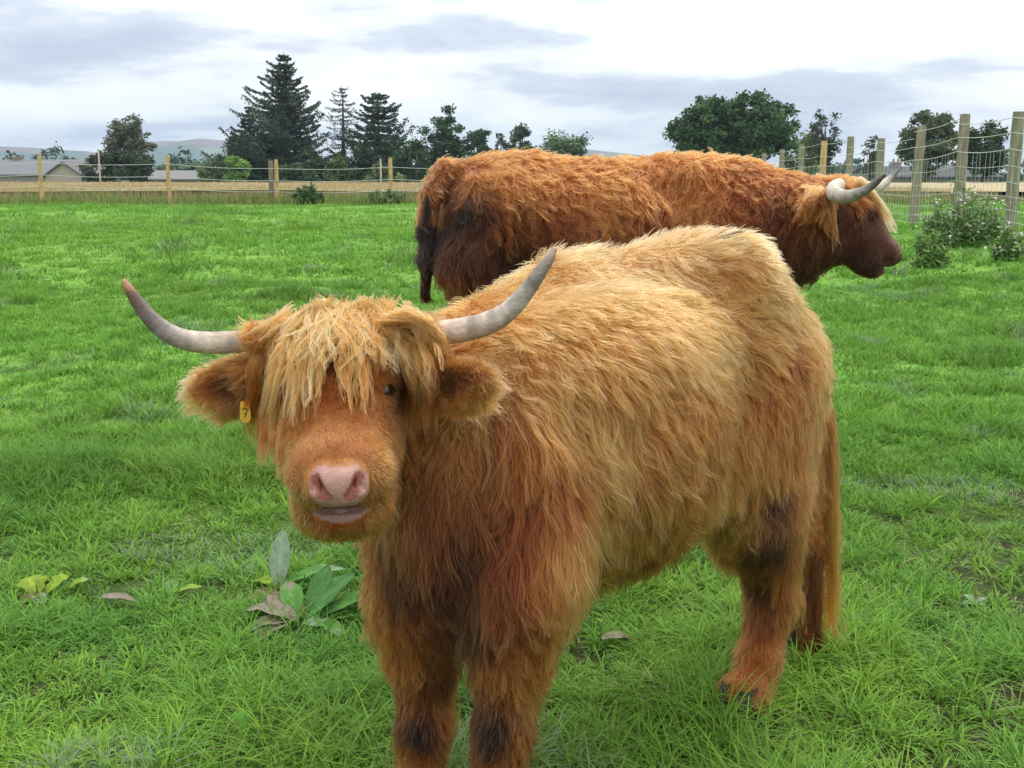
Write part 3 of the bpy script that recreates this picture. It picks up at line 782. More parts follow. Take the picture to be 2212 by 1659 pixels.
    for i in range(30):
        a0 = rg.uniform(0, 1); s0 = P(832, 400 + 160 * a0, 2.79)
        gd.append([s0, P(830 + rg.uniform(-4, 8), 470 + 150*a0, 2.80), P(836 + rg.uniform(-10, 14), 560 + 80*a0 + rg.uniform(-40, 30), 2.80)]); wd.append(rg.uniform(.003, .008)); cl.append(TAN if i % 3 else BLOND)
    locks('tail_hair', root, gd, wd, cl, 12, 8, .001, .0004, 12, 'dirty brown and pale tail hair', .016)
    return B

# ------------------------------------------------------------------ the red cow behind
def back_cow():
    YB = 4.75
    D = lambda x, y, Y_: globals()['D'](x, y + (22 if y < 470 else 22 * max(0, (600 - y) / 130)) * (1 if x < 1740 else 0), Y_)
    root = empty('highland_cow', (0.6, YB, float(gz(.6, YB))), 'reddish brown shaggy highland cow standing side on behind the blond cow, facing right', 'cow')
    B = Body()
    A = np.array([[1.0, 0, 0], [0, 1, 0], [0, 0, 1]])
    B.ell(D(1078, 485, YB), A, (.25, .26, .29), .10)
    B.ell(D(1120, 440, YB), A, (.28, .27, .20), .10)
    B.ell(D(1300, 495, YB), A, (.42, .30, .30), .14)
    B.ell(D(1580, 500, YB), A, (.32, .25, .30), .12)
    B.cone(D(990, 360, YB), D(1150, 362, YB), .05, .07, .09)
    B.cone(D(1150, 375, YB), D(1500, 375, YB), .07, .08, .10)
    B.cone(D(1440, 372, YB), D(1600, 380, YB), .08, .09, .10)
    B.cone(D(1600, 470, YB), D(1790, 465, YB - .12), .215, .145, .10)
    B.cone(D(1610, 560, YB), D(1780, 515, YB - .12), .15, .10, .10)
    g = lambda x, y: float(gz(x, y))
    hooves = []
    for dx, oy, kind in ((1020, -.14, 'h'), (1060, .16, 'h'), (1570, -.13, 'f'), (1640, .13, 'f')):
        t = D(dx, 560, YB + oy); z0 = g(t[0], t[1])
        if kind == 'h':
            st = t + [.06, 0, -.14]; hk = np.array([t[0]-.10, t[1], z0 + .42]); ft = np.array([t[0]-.06, t[1], z0 + .10]); 
            B.chain([t, st, hk, ft], [.16, .12, .058, .045], .07)
        else:
            kn = np.array([t[0], t[1], z0 + .36]); ft = np.array([t[0], t[1], z0 + .10])
            B.chain([t, np.array([t[0], t[1], z0 + .62]), kn, ft], [.14, .10, .062, .046], .07)
        B.cone(ft, ft + [.03, 0, -.06], .045, .055, .03); hooves.append(np.array([ft[0] + .035, ft[1], z0]))
    tl = [D(960, 345, YB - .05), D(930, 400, YB - .14), D(920, 480, YB - .18), D(919, 560, YB - .20), D(920, 600, YB - .20)]
    B.chain(tl, [.045, .034, .026, .022, .018], .03)
    P0 = D(1835, 410, 4.60); Mz = D(1948, 545, 4.55)
    def ears(B, W, k):
        a = D(1790, 425, 4.50); c_ = D(1752, 442, 4.40); ax0 = nrm(c_ - a); up = nrm(np.array([0.1, 0, 1.0]) - ax0 * ax0[2]); th = np.cross(ax0, up)
        B.ell((a + c_) / 2, np.array([ax0, up, th]), (.09, .045, .022), .02)
        a = D(1800, 425, 4.70); c_ = D(1775, 442, 4.84); ax0 = nrm(c_ - a); up = nrm(np.array([0.1, 0, 1.0]) - ax0 * ax0[2]); th = np.cross(ax0, up)
        B.ell((a + c_) / 2, np.array([ax0, up, th]), (.09, .045, .022), .02)
    W, f, s, u, k = add_head(B, P0, Mz, np.array([-.10, 1.0, 0]), np.linalg.norm(Mz - P0) * 1.06, [ears])
    B.cone(W(.02, 0, -.20), W(.27, 0, -.150), .075*k, .05*k, .06); B.cone(W(.0, 0, -.19), D(1760, 510, YB - .12), .07*k, .11, .06)
    lo = np.minimum(P0, Mz) - .17; hi = np.maximum(P0, Mz) + .15
    V, Q, T = B.mesh(lo, hi, .016, .008, 2)
    tr = tracer(B); R = []
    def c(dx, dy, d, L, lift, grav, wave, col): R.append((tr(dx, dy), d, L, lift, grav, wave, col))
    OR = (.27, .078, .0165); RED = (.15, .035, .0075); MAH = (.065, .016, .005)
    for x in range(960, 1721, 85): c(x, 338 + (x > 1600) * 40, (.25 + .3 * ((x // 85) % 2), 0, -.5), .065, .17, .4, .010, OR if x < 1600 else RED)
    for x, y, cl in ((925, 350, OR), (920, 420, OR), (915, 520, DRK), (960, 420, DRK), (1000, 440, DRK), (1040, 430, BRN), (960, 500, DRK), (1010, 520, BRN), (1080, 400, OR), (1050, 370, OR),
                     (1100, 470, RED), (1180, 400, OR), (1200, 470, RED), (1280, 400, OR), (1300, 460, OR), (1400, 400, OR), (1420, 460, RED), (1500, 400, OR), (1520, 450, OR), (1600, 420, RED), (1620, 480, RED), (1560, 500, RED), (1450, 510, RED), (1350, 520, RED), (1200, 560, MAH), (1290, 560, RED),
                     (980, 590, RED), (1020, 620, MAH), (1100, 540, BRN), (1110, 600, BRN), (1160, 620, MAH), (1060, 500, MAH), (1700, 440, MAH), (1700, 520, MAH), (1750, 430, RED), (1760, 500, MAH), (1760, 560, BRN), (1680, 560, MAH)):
        sw = .6 * math.sin(x * .021 + y * .013)
        c(x, y, (sw, 0, -1), .115, .14, .5, .02, cl)
    def h(a, b, cc, d, L, lift, col, grav=.3, wave=.003):
        for q in ((1, -1) if b else (1,)):
            R.append((W(a, q * b, cc), d[0]*f + q*d[1]*s + d[2]*u, L, lift, grav, wave, col))
    h(0, 0, .03, (1, 0, 0), .06, .3, OR); h(.05, .07, 0, (.8, .2, 0), .05, .2, OR); h(.14, 0, .02, (1, 0, 0), .03, .2, RED); h(.14, .09, -.03, (.7, 0, -.4), .02, .1, BRN)
    h(.22, .05, -.03, (.9, 0, -.2), .02, .12, MAH); h(.30, .05, -.03, (.9, 0, -.2), .016, .15, MAH); h(.36, .06, -.07, (.6, 0, -.6), .015, .2, MAH); h(.14, .08, -.11, (.4, 0, -.9), .04, .12, MAH); h(.06, .09, -.10, (.2, 0, -1), .07, .15, BRN)
    h(.22, .05, -.13, (.3, 0, -.9), .03, .2, BRN); h(.33, .04, -.15, (.2, 0, -.9), .03, .25, BRN); h(.10, 0, -.22, (.2, 0, -.9), .05, .2, BRN)
    for x, y in ((1745, 425), (1760, 450), (1775, 430)): c(x, y, (-.6, -.3, -.8), .07, .3, .7, .01, OR)
    for p in tl: R.append((p, (0, 0, -1), .02, .12, .5, .008, DRK))
    R.append((tl[-1], (0, 0, -1), .02, .12, .5, .008, BRN)); R.append((tl[0], (-.2, 0, -1), .07, .12, .5, .008, OR))
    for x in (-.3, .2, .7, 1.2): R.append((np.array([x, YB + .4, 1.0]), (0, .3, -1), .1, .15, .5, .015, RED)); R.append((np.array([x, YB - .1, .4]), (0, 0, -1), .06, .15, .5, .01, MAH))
    ctrl = ctl(R)
    lf = (V - P0) / k; a_, b_, c_ = lf @ f, lf @ s, lf @ u
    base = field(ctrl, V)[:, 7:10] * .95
    inh = np.linalg.norm(V - (P0 + Mz) / 2, axis=1) < .32
    pad = inh & (a_ > .350) & (c_ > -.10) & (c_ < -.004) & (np.abs(b_) < .058); base[pad] = (.11, .07, .06)
    nd = np.full(len(V), 9.0)
    for q in (-1, 1):
        aa, bb = W(.392, q*.022, -.052), W(.380, q*.038, -.026); ab = bb - aa; t = np.clip((V - aa) @ ab / (ab @ ab), 0, 1); nd = np.minimum(nd, np.linalg.norm(V - aa - t[:, None] * ab, axis=1) - .011 * k)
    base[(nd < .003) & inh] = (.03, .015, .012)
    mesh_np('body', V, Q, M_SKIN, root, True, base)
    def dens(cn, tn):
        view = nrm(np.array([0, 0, H]) - cn); fc = (view * tn).sum(1)
        d = np.where(fc > -.3, 1.0, .2)
        l = (cn - P0) / k; a, b, cc = l @ f, l @ s, l @ u
        ih = np.linalg.norm(cn - (P0 + Mz) / 2, axis=1) < .32
        d = d * np.where(ih, 2.2, 1) * np.where(cn[:, 2] < .6, .4, 1)
        d[ih & (a > .350) & (cc > -.12) & (cc < -.002) & (np.abs(b) < .058)] = 0
        for q in (-1, 1): d[np.linalg.norm(cn - W(.145, q*.098, -.04), axis=1) < .016] = 0
        return d
    fur('coat', root, V, T, ctrl, NB_, 21, dens, B, K=7, r0=.0019, r1=.0006, guide_every=14, clump=.52, jit=.28, colvar=.14, lscale=.85, outer=.14, label='matted rust red coat')
    for q in (-1, 1):
        m = MB(); th, ph = np.meshgrid(np.linspace(0, math.pi, 12), np.linspace(0, 2*math.pi, 20, endpoint=False), indexing='ij')
        v = np.stack([np.sin(th)*np.cos(ph), np.sin(th)*np.sin(ph), np.cos(th)], -1).reshape(-1, 3) * .0185 * k + W(.143, q*.083, -.042)
        m.add(v, [(i*20+j, (i+1)*20+j, (i+1)*20+(j+1) % 20, i*20+(j+1) % 20) for i in range(11) for j in range(20)]); m.build('eye', M_EYE, root, True)
    cb = [(.55, .46, .37), (.55, .47, .38), (.53, .46, .37), (.45, .39, .32), (.30, .27, .24), (.10, .09, .085), (.06, .055, .05)]
    horn('horn', root, [D(1812, 400, 4.55), D(1800, 408, 4.44), D(1800, 420, 4.36), D(1828, 428, 4.28), D(1862, 416, 4.22), D(1893, 395, 4.18), D(1913, 376, 4.16)],
         [.029, .031, .031, .026, .020, .013, .004], cb, 5)
    horn('horn', root, [D(1850, 405, 4.66), D(1862, 402, 4.80), D(1880, 408, 4.92), D(1898, 405, 5.0), D(1915, 393, 5.05), D(1932, 376, 5.08), D(1947, 362, 5.10)],
         [.028, .029, .028, .024, .018, .011, .004], cb, 6)
    hm = bpy.data.materials['hoof_horn']
    for c0 in hooves:
        m = MB()
        for q in (-1, 1):
            ring = []
            for z, r, fo in ((-.01, .034, .012), (.035, .030, .004), (.07, .024, -.008)):
                an = np.arange(12) * 2 * math.pi / 12
                ring.append(np.stack([c0[0] + np.cos(an)*1.5*r + fo, c0[1] + q*.028 + np.sin(an)*.8*r, np.full(12, c0[2] + z)], 1))
            m.add(np.concatenate(ring), [(i*12+j, i*12+(j+1) % 12, (i+1)*12+(j+1) % 12, (i+1)*12+j) for i in range(2) for j in range(12)])
        m.build('hoof', hm, root, True)
    rg = np.random.default_rng(15); gd = []; wd = []; cl = []
    FC = [(.48, .25, .085), (.42, .17, .05), (.55, .32, .13)]
    for i in range(46):
        b0 = rg.uniform(-.09, .09); e_ = rg.uniform(.13, .30); g_ = []
        for q in np.linspace(0, 1, 8):
            p = W(-.01 + e_ * q, b0 * (1 + .3 * q), .035 - .02 * q + .015 * math.sin(q * 3.1)); fv = float(B.ev(p[None])[0]); g_.append(p + u * max(0, .012 + .012*q - fv))
        gd.append(g_); wd.append(.007); cl.append(FC[i % 3])
    for i in range(7):
        x = 1790 + rg.normal() * 4; gd.append([D(x, 430, 4.42), D(x + rg.normal()*5, 490, 4.42), D(x + 6 + rg.normal()*5, 530 + rg.uniform(-30, 30), 4.42)]); wd.append(.0045); cl.append((.34, .11, .03))
    for i in range(13):
        x = 1765 + rg.uniform(-15, 12); gd.append([D(x, 408, 4.44), D(x - 16, 425, 4.38), D(x - 26 + rg.normal()*7, 445 + rg.uniform(-15, 15), 4.38)]); wd.append(.006); cl.append((.40, .14, .04))
    locks('forelock', root, gd, wd, cl, 20, 16, .0016, .0005, 12, 'pale ginger fringe and ear tufts', .006)
    gd = []; wd = []; cl = []
    for i in range(30):
        a0 = rg.uniform(0, 1); g0 = D(922, 400 + 190*a0, YB - .20)
        gd.append([g0, D(920 + rg.normal()*4, 480 + 140*a0, YB - .21), D(921 + rg.normal()*5, min(655, 540 + 160*a0 + rg.uniform(0, 30)), YB - .18)]); wd.append(.007); cl.append(DRK if i % 2 else BRN)
    locks('tail_hair', root, gd, wd, cl, 30, 18, .002, .0007, 10, 'dark brown dirty tail hair', .012)
    return B

# ------------------------------------------------------------------ ground
MUD = [(G(1990, 1400), .17), (G(2150, 1560), .22), (G(2060, 1330), .10), (G(2190, 1500), .12), (G(645, 1352), .10), (G(1900, 1480), .10), (G(2195, 1075), .12), (G(1240, 1420), .07), (G(1640, 1590), .16), (G(2010, 1690), .2), (G(2165, 1180), .1), (G(1000, 1590), .12), (G(60, 1345), .05)]
def mudf(x, y):
    m = np.zeros_like(x)
    for (c, r) in MUD: m = np.maximum(m, np.exp(-(((x - c[0]) ** 2 + (y - c[1]) ** 2) / (r * r * .6)) ** 1.5) * (.35 + .9 * vnoise(x, y, .07, 77)))
    right = sm((x - .5) / .8) * sm((5.5 - y) / 2)
    return np.clip(m * 1.1 + right * .5 * sm((vnoise(x, y, .20, 31) - .58) / .25), 0, 1)
def axis(fine, lo, hi, f0, f1, gr=1.06):
    a = list(np.arange(f0, f1 + 1e-6, fine)); d = fine
    while a[-1] < hi: d *= gr; a.append(a[-1] + d)
    d = fine; b = []
    x = f0
    while x > lo: d *= gr; x -= d; b.append(x)
    return np.array(b[::-1] + a)
gx = axis(.045, -9000, 9000, -4, 4); gy = axis(.045, -60, 9000, .6, 9)
X, Y = np.meshgrid(gx, gy, indexing='ij')
Z = gz(X, Y)
V = np.stack([X, Y, Z], -1).reshape(-1, 3); nx, ny = X.shape
I = np.arange(nx * ny).reshape(nx, ny)
Q = np.stack([I[:-1, :-1], I[1:, :-1], I[1:, 1:], I[:-1, 1:]], -1).reshape(-1, 4)
x, y = V[:, 0], V[:, 1]
n_ = vnoise(x, y, 1.1, 5)[:, None]
col = np.array([.040, .050, .018]) * (1 - n_) + np.array([.055, .090, .024]) * n_
far = sm((y - 3) / 4)[:, None]
pn = (.6 * vnoise(x, y, 2.2, 8) + .4 * vnoise(x, y, .7, 9))[:, None]
col = col * (1 - far) + far * (np.array([.12, .26, .04]) * (1 - pn) + np.array([.17, .32, .05]) * pn)
vf = sm((y - 90) / 60)[:, None]; col = col * (1 - vf) + vf * np.array([.10, .17, .06])
md = mudf(x, y)[:, None]; col = col * (1 - md) + md * np.array([.045, .032, .022])
o = mesh_np('ground', V, Q, mat('ground_soil', attr=True, rough=.95, spec=.1, noise_amt=.45, nscale=9, bump=.6, bscale=40), None, True, col)
tag(o, kind='structure')

# ------------------------------------------------------------------ grass
def blades(P0, ang, lean, h, wd, col, lev, droop=.6):
    """P0 (n,3) roots; ribbon blades with lev+1 rows"""
    n = len(P0); dr = np.stack([np.cos(ang), np.sin(ang), np.zeros(n)], 1); sdv = np.stack([-np.sin(ang), np.cos(ang), np.zeros(n)], 1)
    tw = RNG.uniform(-.9, .9, n); sdv = sdv * np.cos(tw)[:, None] + dr * np.sin(tw)[:, None]
    rows = []; cols = []
    th = lean.copy(); p = P0.copy(); st = h / lev
    for k in range(lev + 1):
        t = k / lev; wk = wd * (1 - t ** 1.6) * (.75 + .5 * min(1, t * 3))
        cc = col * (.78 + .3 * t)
        if k < lev: rows += [p - sdv * wk[:, None] * .5, p + sdv * wk[:, None] * .5]; cols += [cc, cc]
        else: rows += [p]; cols += [cc]
        p = p + (np.sin(th)[:, None] * dr + np.cos(th)[:, None] * np.array([0, 0, 1.0])) * st[:, None]
        th = th + droop * (.4 + .8 * lean)
    m = 2 * lev + 1
    V = np.stack(rows, 1).reshape(-1, 3); Cc = np.stack(cols, 1).reshape(-1, 3)
    b = np.arange(n)[:, None] * m
    q = [b + np.array([2*k, 2*k+1, 2*k+3, 2*k+2]) for k in range(lev - 1)]
    tri = b + np.array([2*lev-2, 2*lev-1, 2*lev])
    return V, (np.concatenate(q) if q else np.zeros((0, 4), int)), tri, Cc
GB = np.array([[.19, .40, .045], [.13, .33, .045], [.10, .27, .05], [.25, .44, .06], [.15, .34, .10]])
def grass_patch(y0, y1, dens, per, h0, wd, lev, seed, spread, margin=1.1, fill=0):
    rg = np.random.default_rng(seed)
    area = .5 * (y1 ** 2 - y0 ** 2) * 1.06 + margin * 2 * (y1 - y0)
    n = int(area * dens)
    yy = np.sqrt(rg.uniform(y0 ** 2, y1 ** 2, n)); xx = rg.uniform(-1, 1, n) * (.53 * yy + margin)
    md = mudf(xx, yy)
    keep = rg.random(n) > md * .93
    thin = vnoise(xx, yy, .22, 12)                       # small gaps in the sward
    keep &= rg.random(n) < .22 + 1.05 * thin + .35 * sm((yy - 3) / 3) + fill
    xx, yy = xx[keep], yy[keep]; n = len(xx)
    big = vnoise(xx, yy, 1.6, 14); mid = vnoise(xx, yy, .45, 15); sml = vnoise(xx, yy, .16, 19)
    hs = h0 * (.25 + .95 * mid + .75 * sml) * (.7 + .5 * big)
    tus = sm((vnoise(xx, yy, .75, 22) - .62) / .2); hs = hs * (1 + .7 * tus)
    rightv = sm((xx - .6) / 1.2) * sm((6 - yy) / 3); hs = hs * (1 - .3 * rightv)
    ti = np.repeat(np.arange(n), per); N = len(ti)
    a = rg.random(N) * 6.283; r = rg.random(N) ** .6 * spread
    px = xx[ti] + np.cos(a) * r; py = yy[ti] + np.sin(a) * r
    wind = rg.normal(size=n)[ti] * .7
    ang = a + wind * .5 + rg.normal(size=N) * .5
    lean = np.clip(.12 + .55 * r / spread + .25 * np.abs(rg.normal(size=N)), 0, 1.3)
    h = hs[ti] * rg.uniform(.5, 1.25, N)
    yel = np.clip(.6 * vnoise(xx, yy, .9, 24) + .4 * vnoise(xx, yy, .35, 25) + .15 * rg.normal(size=n), 0, 1)
    c1 = np.array([.095, .27, .036]); c2 = np.array([.27, .47, .055]); c3 = np.array([.15, .36, .07])
    col = c1 * (1 - yel[:, None]) + c2 * yel[:, None]
    pick = rg.random(n) < .25; col[pick] = col[pick] * .4 + c3 * .6
    far_ = sm((yy - 2.2) / 6)[:, None]; col = col * (1 - far_ * .55) + far_ * .55 * (np.array([.175, .36, .05]) * (.74 + .42 * big[:, None]) * (1 + (vnoise(xx, yy, 3.1, 66)[:, None] - .45) * np.array([.55, .08, .2])))
    dk = sm((tus - .3) / .7)[:, None]; col = col * (1 - .15 * dk)
    col = col[ti] * (1 + .16 * rg.normal(size=(N, 1)))
    dry = rg.random(N) < .06 + .10 * rightv[ti] + .10 * (vnoise(xx, yy, .4, 41)[ti] > .78); col[dry] = np.array([.40, .36, .20]) * rg.uniform(.6, 1.15, (dry.sum(), 1)); lean[dry] += .5
    blu = (vnoise(px, py, .4, 44) > .80) & (rg.random(N) < .4); col[blu] = np.array([.26, .36, .20])
    Pp = np.stack([px, py, gz(px, py) - .004], 1)
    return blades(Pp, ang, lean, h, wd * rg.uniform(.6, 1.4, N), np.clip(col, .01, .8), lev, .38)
def build_blades(name, parts, **k):
    off = 0; Vs, Qs, Ts, Cs = [], [], [], []
    for V, q, t, c in parts: Vs.append(V); Qs.append(q + off); Ts.append(t + off); Cs.append(c); off += len(V)
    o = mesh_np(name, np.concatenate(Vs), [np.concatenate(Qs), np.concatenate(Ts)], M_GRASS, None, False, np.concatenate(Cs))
    return tag(o, **k)
build_blades('grass', [
    grass_patch(1.2, 3.2, 500 * GQ, 14, .040, .0036, 3, 111, .03, fill=1),
    grass_patch(3.2, 7, 220 * GQ, 14, .045, .005, 2, 112, .04, fill=1),
    grass_patch(1.2, 3.2, 900 * GQ, 22, .092, .0042, 4, 101, .024),
    grass_patch(3.2, 5.5, 480 * GQ, 20, .088, .0054, 3, 102, .036),
    grass_patch(5.5, 11, 150 * GQ, 19, .078, .0085, 2, 103, .07),
    grass_patch(11, 20, 40 * GQ, 17, .078, .016, 2, 104, .13),
    grass_patch(20, 36, 11 * GQ, 15, .08, .03, 1, 105, .24)], label='lush green meadow grass across the whole paddock', cat='grass', kind='stuff')

# hay field beyond the fence
rg = np.random.default_rng(9)
def hay():
    parts = []
    for y0, y1, n, wd in ((36.5, 42, 60000, .014), (42, 60, 40000, .03), (60, 94, 30000, .06)):
        yy = rg.uniform(y0, y1, n); xx = rg.uniform(-1, 1, n) * (.53 * yy + 3)
        zz = gz(xx, yy) + (0 if y0 < 40 else .15)
        h = rg.uniform(.30, .52, n) * (1 if y0 < 40 else .7) * (.9 + .25 * vnoise(xx, yy, 3, 3))
        c = np.array([.43, .34, .19]) * rg.uniform(.7, 1.2, (n, 1)); g_ = rg.random(n) < .25 * (1 if y0 < 40 else .3); c[g_] = np.array([.19, .25, .07])
        h *= np.where(xx > 16, 0.5, 1)
        parts.append(blades(np.stack([xx, yy, zz], 1), rg.random(n) * 6.28, rg.uniform(.02, .3, n), h, np.full(n, wd), c, 2, .15))
    return parts
build_blades('hay', hay(), label='tall straw coloured hay standing in the field beyond the wire fence', cat='hay', kind='stuff')
hx = np.linspace(-75, 75, 120); hy = np.linspace(37.5, 95, 60)
X, Y = np.meshgrid(hx, hy, indexing='ij'); Z = gz(X, Y) + .30 + .08 * vnoise(X, Y, 2.5, 6)
V = np.stack([X, Y, Z], -1).reshape(-1, 3); I = np.arange(len(V)).reshape(X.shape)
Q = np.stack([I[:-1, :-1], I[1:, :-1], I[1:, 1:], I[:-1, 1:]], -1).reshape(-1, 4)
o = mesh_np('hay_field', V, Q, mat('hay_canopy', (.40, .32, .185), rough=.95, noise_amt=.3, nscale=2), None, True, None); tag(o, kind='structure')

# rough verge under the wire fence
def verge():
    n = 26000; yy = rg.normal(34.4, .9, n); xx = rg.uniform(-20, 14, n)
    h = rg.uniform(.10, .34, n) * (.5 + vnoise(xx, yy, 1.3, 50)); c = np.array([.14, .24, .06]) * rg.uniform(.6, 1.3, (n, 1)); d = rg.random(n) < .4; c[d] = np.array([.36, .28, .13])
    return [blades(np.stack([xx, yy, gz(xx, yy)], 1), rg.random(n) * 6.28, rg.uniform(.05, .5, n), h, np.full(n, .022), c, 2, .3)]
build_blades('verge_weeds', verge(), label='rough green and brown weeds along the foot of the wire fence', cat='weeds', kind='stuff')

# ------------------------------------------------------------------ fences
def post(parent, x, y, h, r, colr, seed, square=False, lean=(0, 0)):
    z = float(gz(x, y)); rg_ = np.random.default_rng(seed); m = MB(); n = 14
    K = 9; v = []
    for i in range(K):
        t = i / (K - 1); an = np.arange(n) * 2 * math.pi / n
        rr = r * (1.02 - .05 * t) * (1 + .02 * rg_.normal(size=n)); 
        if i == K - 1: rr = rr * .93
        zz = z - .1 + (h + .1) * (t if i < K - 1 else 1.006)
        v.append(np.stack([x + lean[0] * t * h + np.cos(an) * rr, y + lean[1] * t * h + np.sin(an) * rr, np.full(n, zz)], 1))
    v = np.concatenate(v); cc = np.tile(np.array(colr), (len(v), 1)) * (1 + .12 * rg_.normal(size=(len(v), 1)))
    m.add(v, [(i*n+j, i*n+(j+1) % n, (i+1)*n+(j+1) % n, (i+1)*n+j) for i in range(K-1) for j in range(n)], cc)
    top = np.array([[x + lean[0]*h, y + lean[1]*h, z + h * 1.004]])
    b = (K-1)*n; vv = np.concatenate([v[b:b+n], top]); m.add(vv, [(j, (j+1) % n, n) for j in range(n)], np.tile(np.array(colr) * .8, (n+1, 1)))
    return m.build('post', M_WOOD, parent, True)
GREYW = (.27, .235, .18); TANW = (.50, .34, .16); GRN = (.25, .24, .17)
lf_ = empty('wire_fence', (D(361, 440, 34)[0], 34, .5), 'low post and wire fence along the hay field edge on the left', 'fence')
lp = []
for i, (dx, yf, top, cl) in enumerate(((-175, 33.5, 333, TANW), (84, 33.5, 332, TANW), (361, 33.6, 335, TANW), (596, 33.7, 345, TANW), (843, 33.8, 342, TANW), (1095, 34, 343, TANW))):
    p = D(dx, top, yf); post(lf_, p[0], yf, p[2] - float(gz(p[0], yf)), .060, cl, i); lp.append((p[0], yf, p[2]))
p = D(584, 347, 34.0); post(lf_, p[0], 34.0, p[2] - float(gz(p[0], 34)), .075, (.20, .18, .15), 20)
p = D(1300, 345, 36); lp.append((p[0], 36, p[2]))
m = MB()
for dz in (-.26, -.62, -.95):
    pts = []
    for a, b in zip(lp[:-1], lp[1:]):
        for t in np.linspace(0, 1, 8, endpoint=False): pts.append((a[0] + (b[0]-a[0])*t, a[1] + (b[1]-a[1])*t - .07, a[2] + (b[2]-a[2])*t + dz - .05 * math.sin(t * math.pi)))
    m.tube(pts, .0075, 4)
m.build('wire', M_WIRE, lf_)

rf = empty('netting_fence', (7, 18, .5), 'tall wooden post and wire netting fence receding along the right side', 'fence')
xs = [2202, 2085, 1987, 1905, 1838, 1780, 1733, 1690, 1650, 1615, 1588]; tops = [243, 248, 272, 300, 296, 305, 312, 323, 331, 335, 341]
rp = []
for i, (dx, tp) in enumerate(zip(xs, tops)):
    yf = 14 * 925 / (dx - 1275); p = D(dx, tp, yf); zb = float(gz(p[0], yf))
    post(rf, p[0], yf, p[2] - zb, .074, (TANW if i == 5 else GREYW if i % 3 else GRN), 40 + i, lean=((.02, 0) if i == 2 else (.006 * ((i % 3) - 1), 0)))
    rp.append((p[0], yf, p[2], zb))
p0 = rp[0]; q0 = (p0[0] - .12, p0[1] - 2.3, p0[2] - .02, float(gz(p0[0] - .12, p0[1] - 2.3))); post(rf, q0[0], q0[1], q0[2] - q0[3], .074, GREYW, 60)
rp = [q0] + rp
m = MB(); m2 = MB()
for a, b in zip(rp[:-1], rp[1:]):
    L = math.hypot(b[0]-a[0], b[1]-a[1]); htop = min(a[2]-a[3], b[2]-b[3])
    def pt(t, hh, dxo=-.08):
        z0 = a[3] + (b[3]-a[3])*t; return np.array([a[0] + (b[0]-a[0])*t + dxo, a[1] + (b[1]-a[1])*t, z0 + hh - .03 * math.sin(t*math.pi) * (hh > .5)])
    hs = [.06, .18, .32, .48, .66, .86, 1.06]
    for i, hh in enumerate(hs): m.tube([pt(t, hh) for t in np.linspace(0, 1, 6)], .0034 if i < 6 else .005, 4)
    nv = int(L / .16)
    for j in range(nv + 1):
        t = j / nv; wob = .02 * math.sin(j * 2.1 + a[1]); m.tube([pt(t, .06), pt(min(1, max(0, t + wob * .3)), .5), pt(min(1, max(0, t + wob)), 1.06)], .0026, 3, cap=False)
    for hh in (1.26, htop - .06): m2.tube([pt(t, hh) for t in np.linspace(0, 1, 7)], .0048, 4)
m.build('wire_netting', M_WIRE, rf); m2.build('top_wire', M_WIRE, rf)
# thin pale poles standing in the hay
for i, (dx, tp, yf, lb) in enumerate(((212, 321, 62, 'thin pale grey pole in front of the birch tree, left of the fence gap'), (822, 343, 62, 'thin pale grey pole behind the hay, just left of the fourth fence post'))):
    p = D(dx, tp, yf); m = MB(); zb = float(gz(p[0], yf)); m.tube([(p[0], yf, zb - .1), (p[0], yf, (zb + p[2]) / 2), (p[0], yf, p[2])], [.055, .05, .04], 8, (.42, .38, .33)); m.tube([(p[0] - .06, yf, p[2] - .1), (p[0] + .06, yf, p[2] - .1)], .03, 6, (.2, .19, .18))
    tag(m.build('marker_pole', M_WOOD, None, True), lb, 'pole')

# ------------------------------------------------------------------ leafy things
def leafquads(Pp, size, rg_, up=.0, asp=.6):
    n = len(Pp); a = nrm(rg_.normal(size=(n, 3)) * [1, 1, .6] + [0, 0, -up]); b = nrm(np.cross(a, rg_.normal(size=(n, 3))))
    s = (size * rg_.uniform(.6, 1.4, n))[:, None]
    V = np.stack([Pp - a*s, Pp + b*s*asp + a*s*.1, Pp + a*s, Pp - b*s*asp + a*s*.1], 1).reshape(-1, 3)
    return V, np.arange(4 * n).reshape(n, 4)
def crown(name, parent, Pp, size, col, rg_, up=0, asp=.6):
    V, Q = leafquads(Pp, size, rg_, up, asp); return mesh_np(name, V, Q, M_LEAF, parent, False, np.repeat(np.clip(col, .003, .8), 4, 0))
def clumpy(c, r, nclump, nleaf, rg_, shell=.55, rc=.26, flat=.75):
    c = np.array(c); r = np.array(r)
    d = nrm(rg_.normal(size=(nclump, 3))); q = d * (shell + (1 - shell) * rg_.random((nclump, 1)) ** .6); q[:, 2] = np.where(q[:, 2] < -.35, q[:, 2] * .8, q[:, 2])
    cc = c + q * r * (1 + .10 * rg_.normal(size=(nclump, 1))); cr = rc * min(r) * rg_.uniform(.6, 1.35, nclump)
    k = rg_.choice(nclump, nleaf, p=cr**2 / (cr**2).sum()); dd = nrm(rg_.normal(size=(nleaf, 3))) * (.25 + 1.15 * rg_.random((nleaf, 1)) ** 1.3) ; dd[:, 2] *= flat
    sh = 1 + .22 * rg_.normal(size=nclump)
    return cc[k] + dd * cr[k][:, None], sh[k], cc, cr
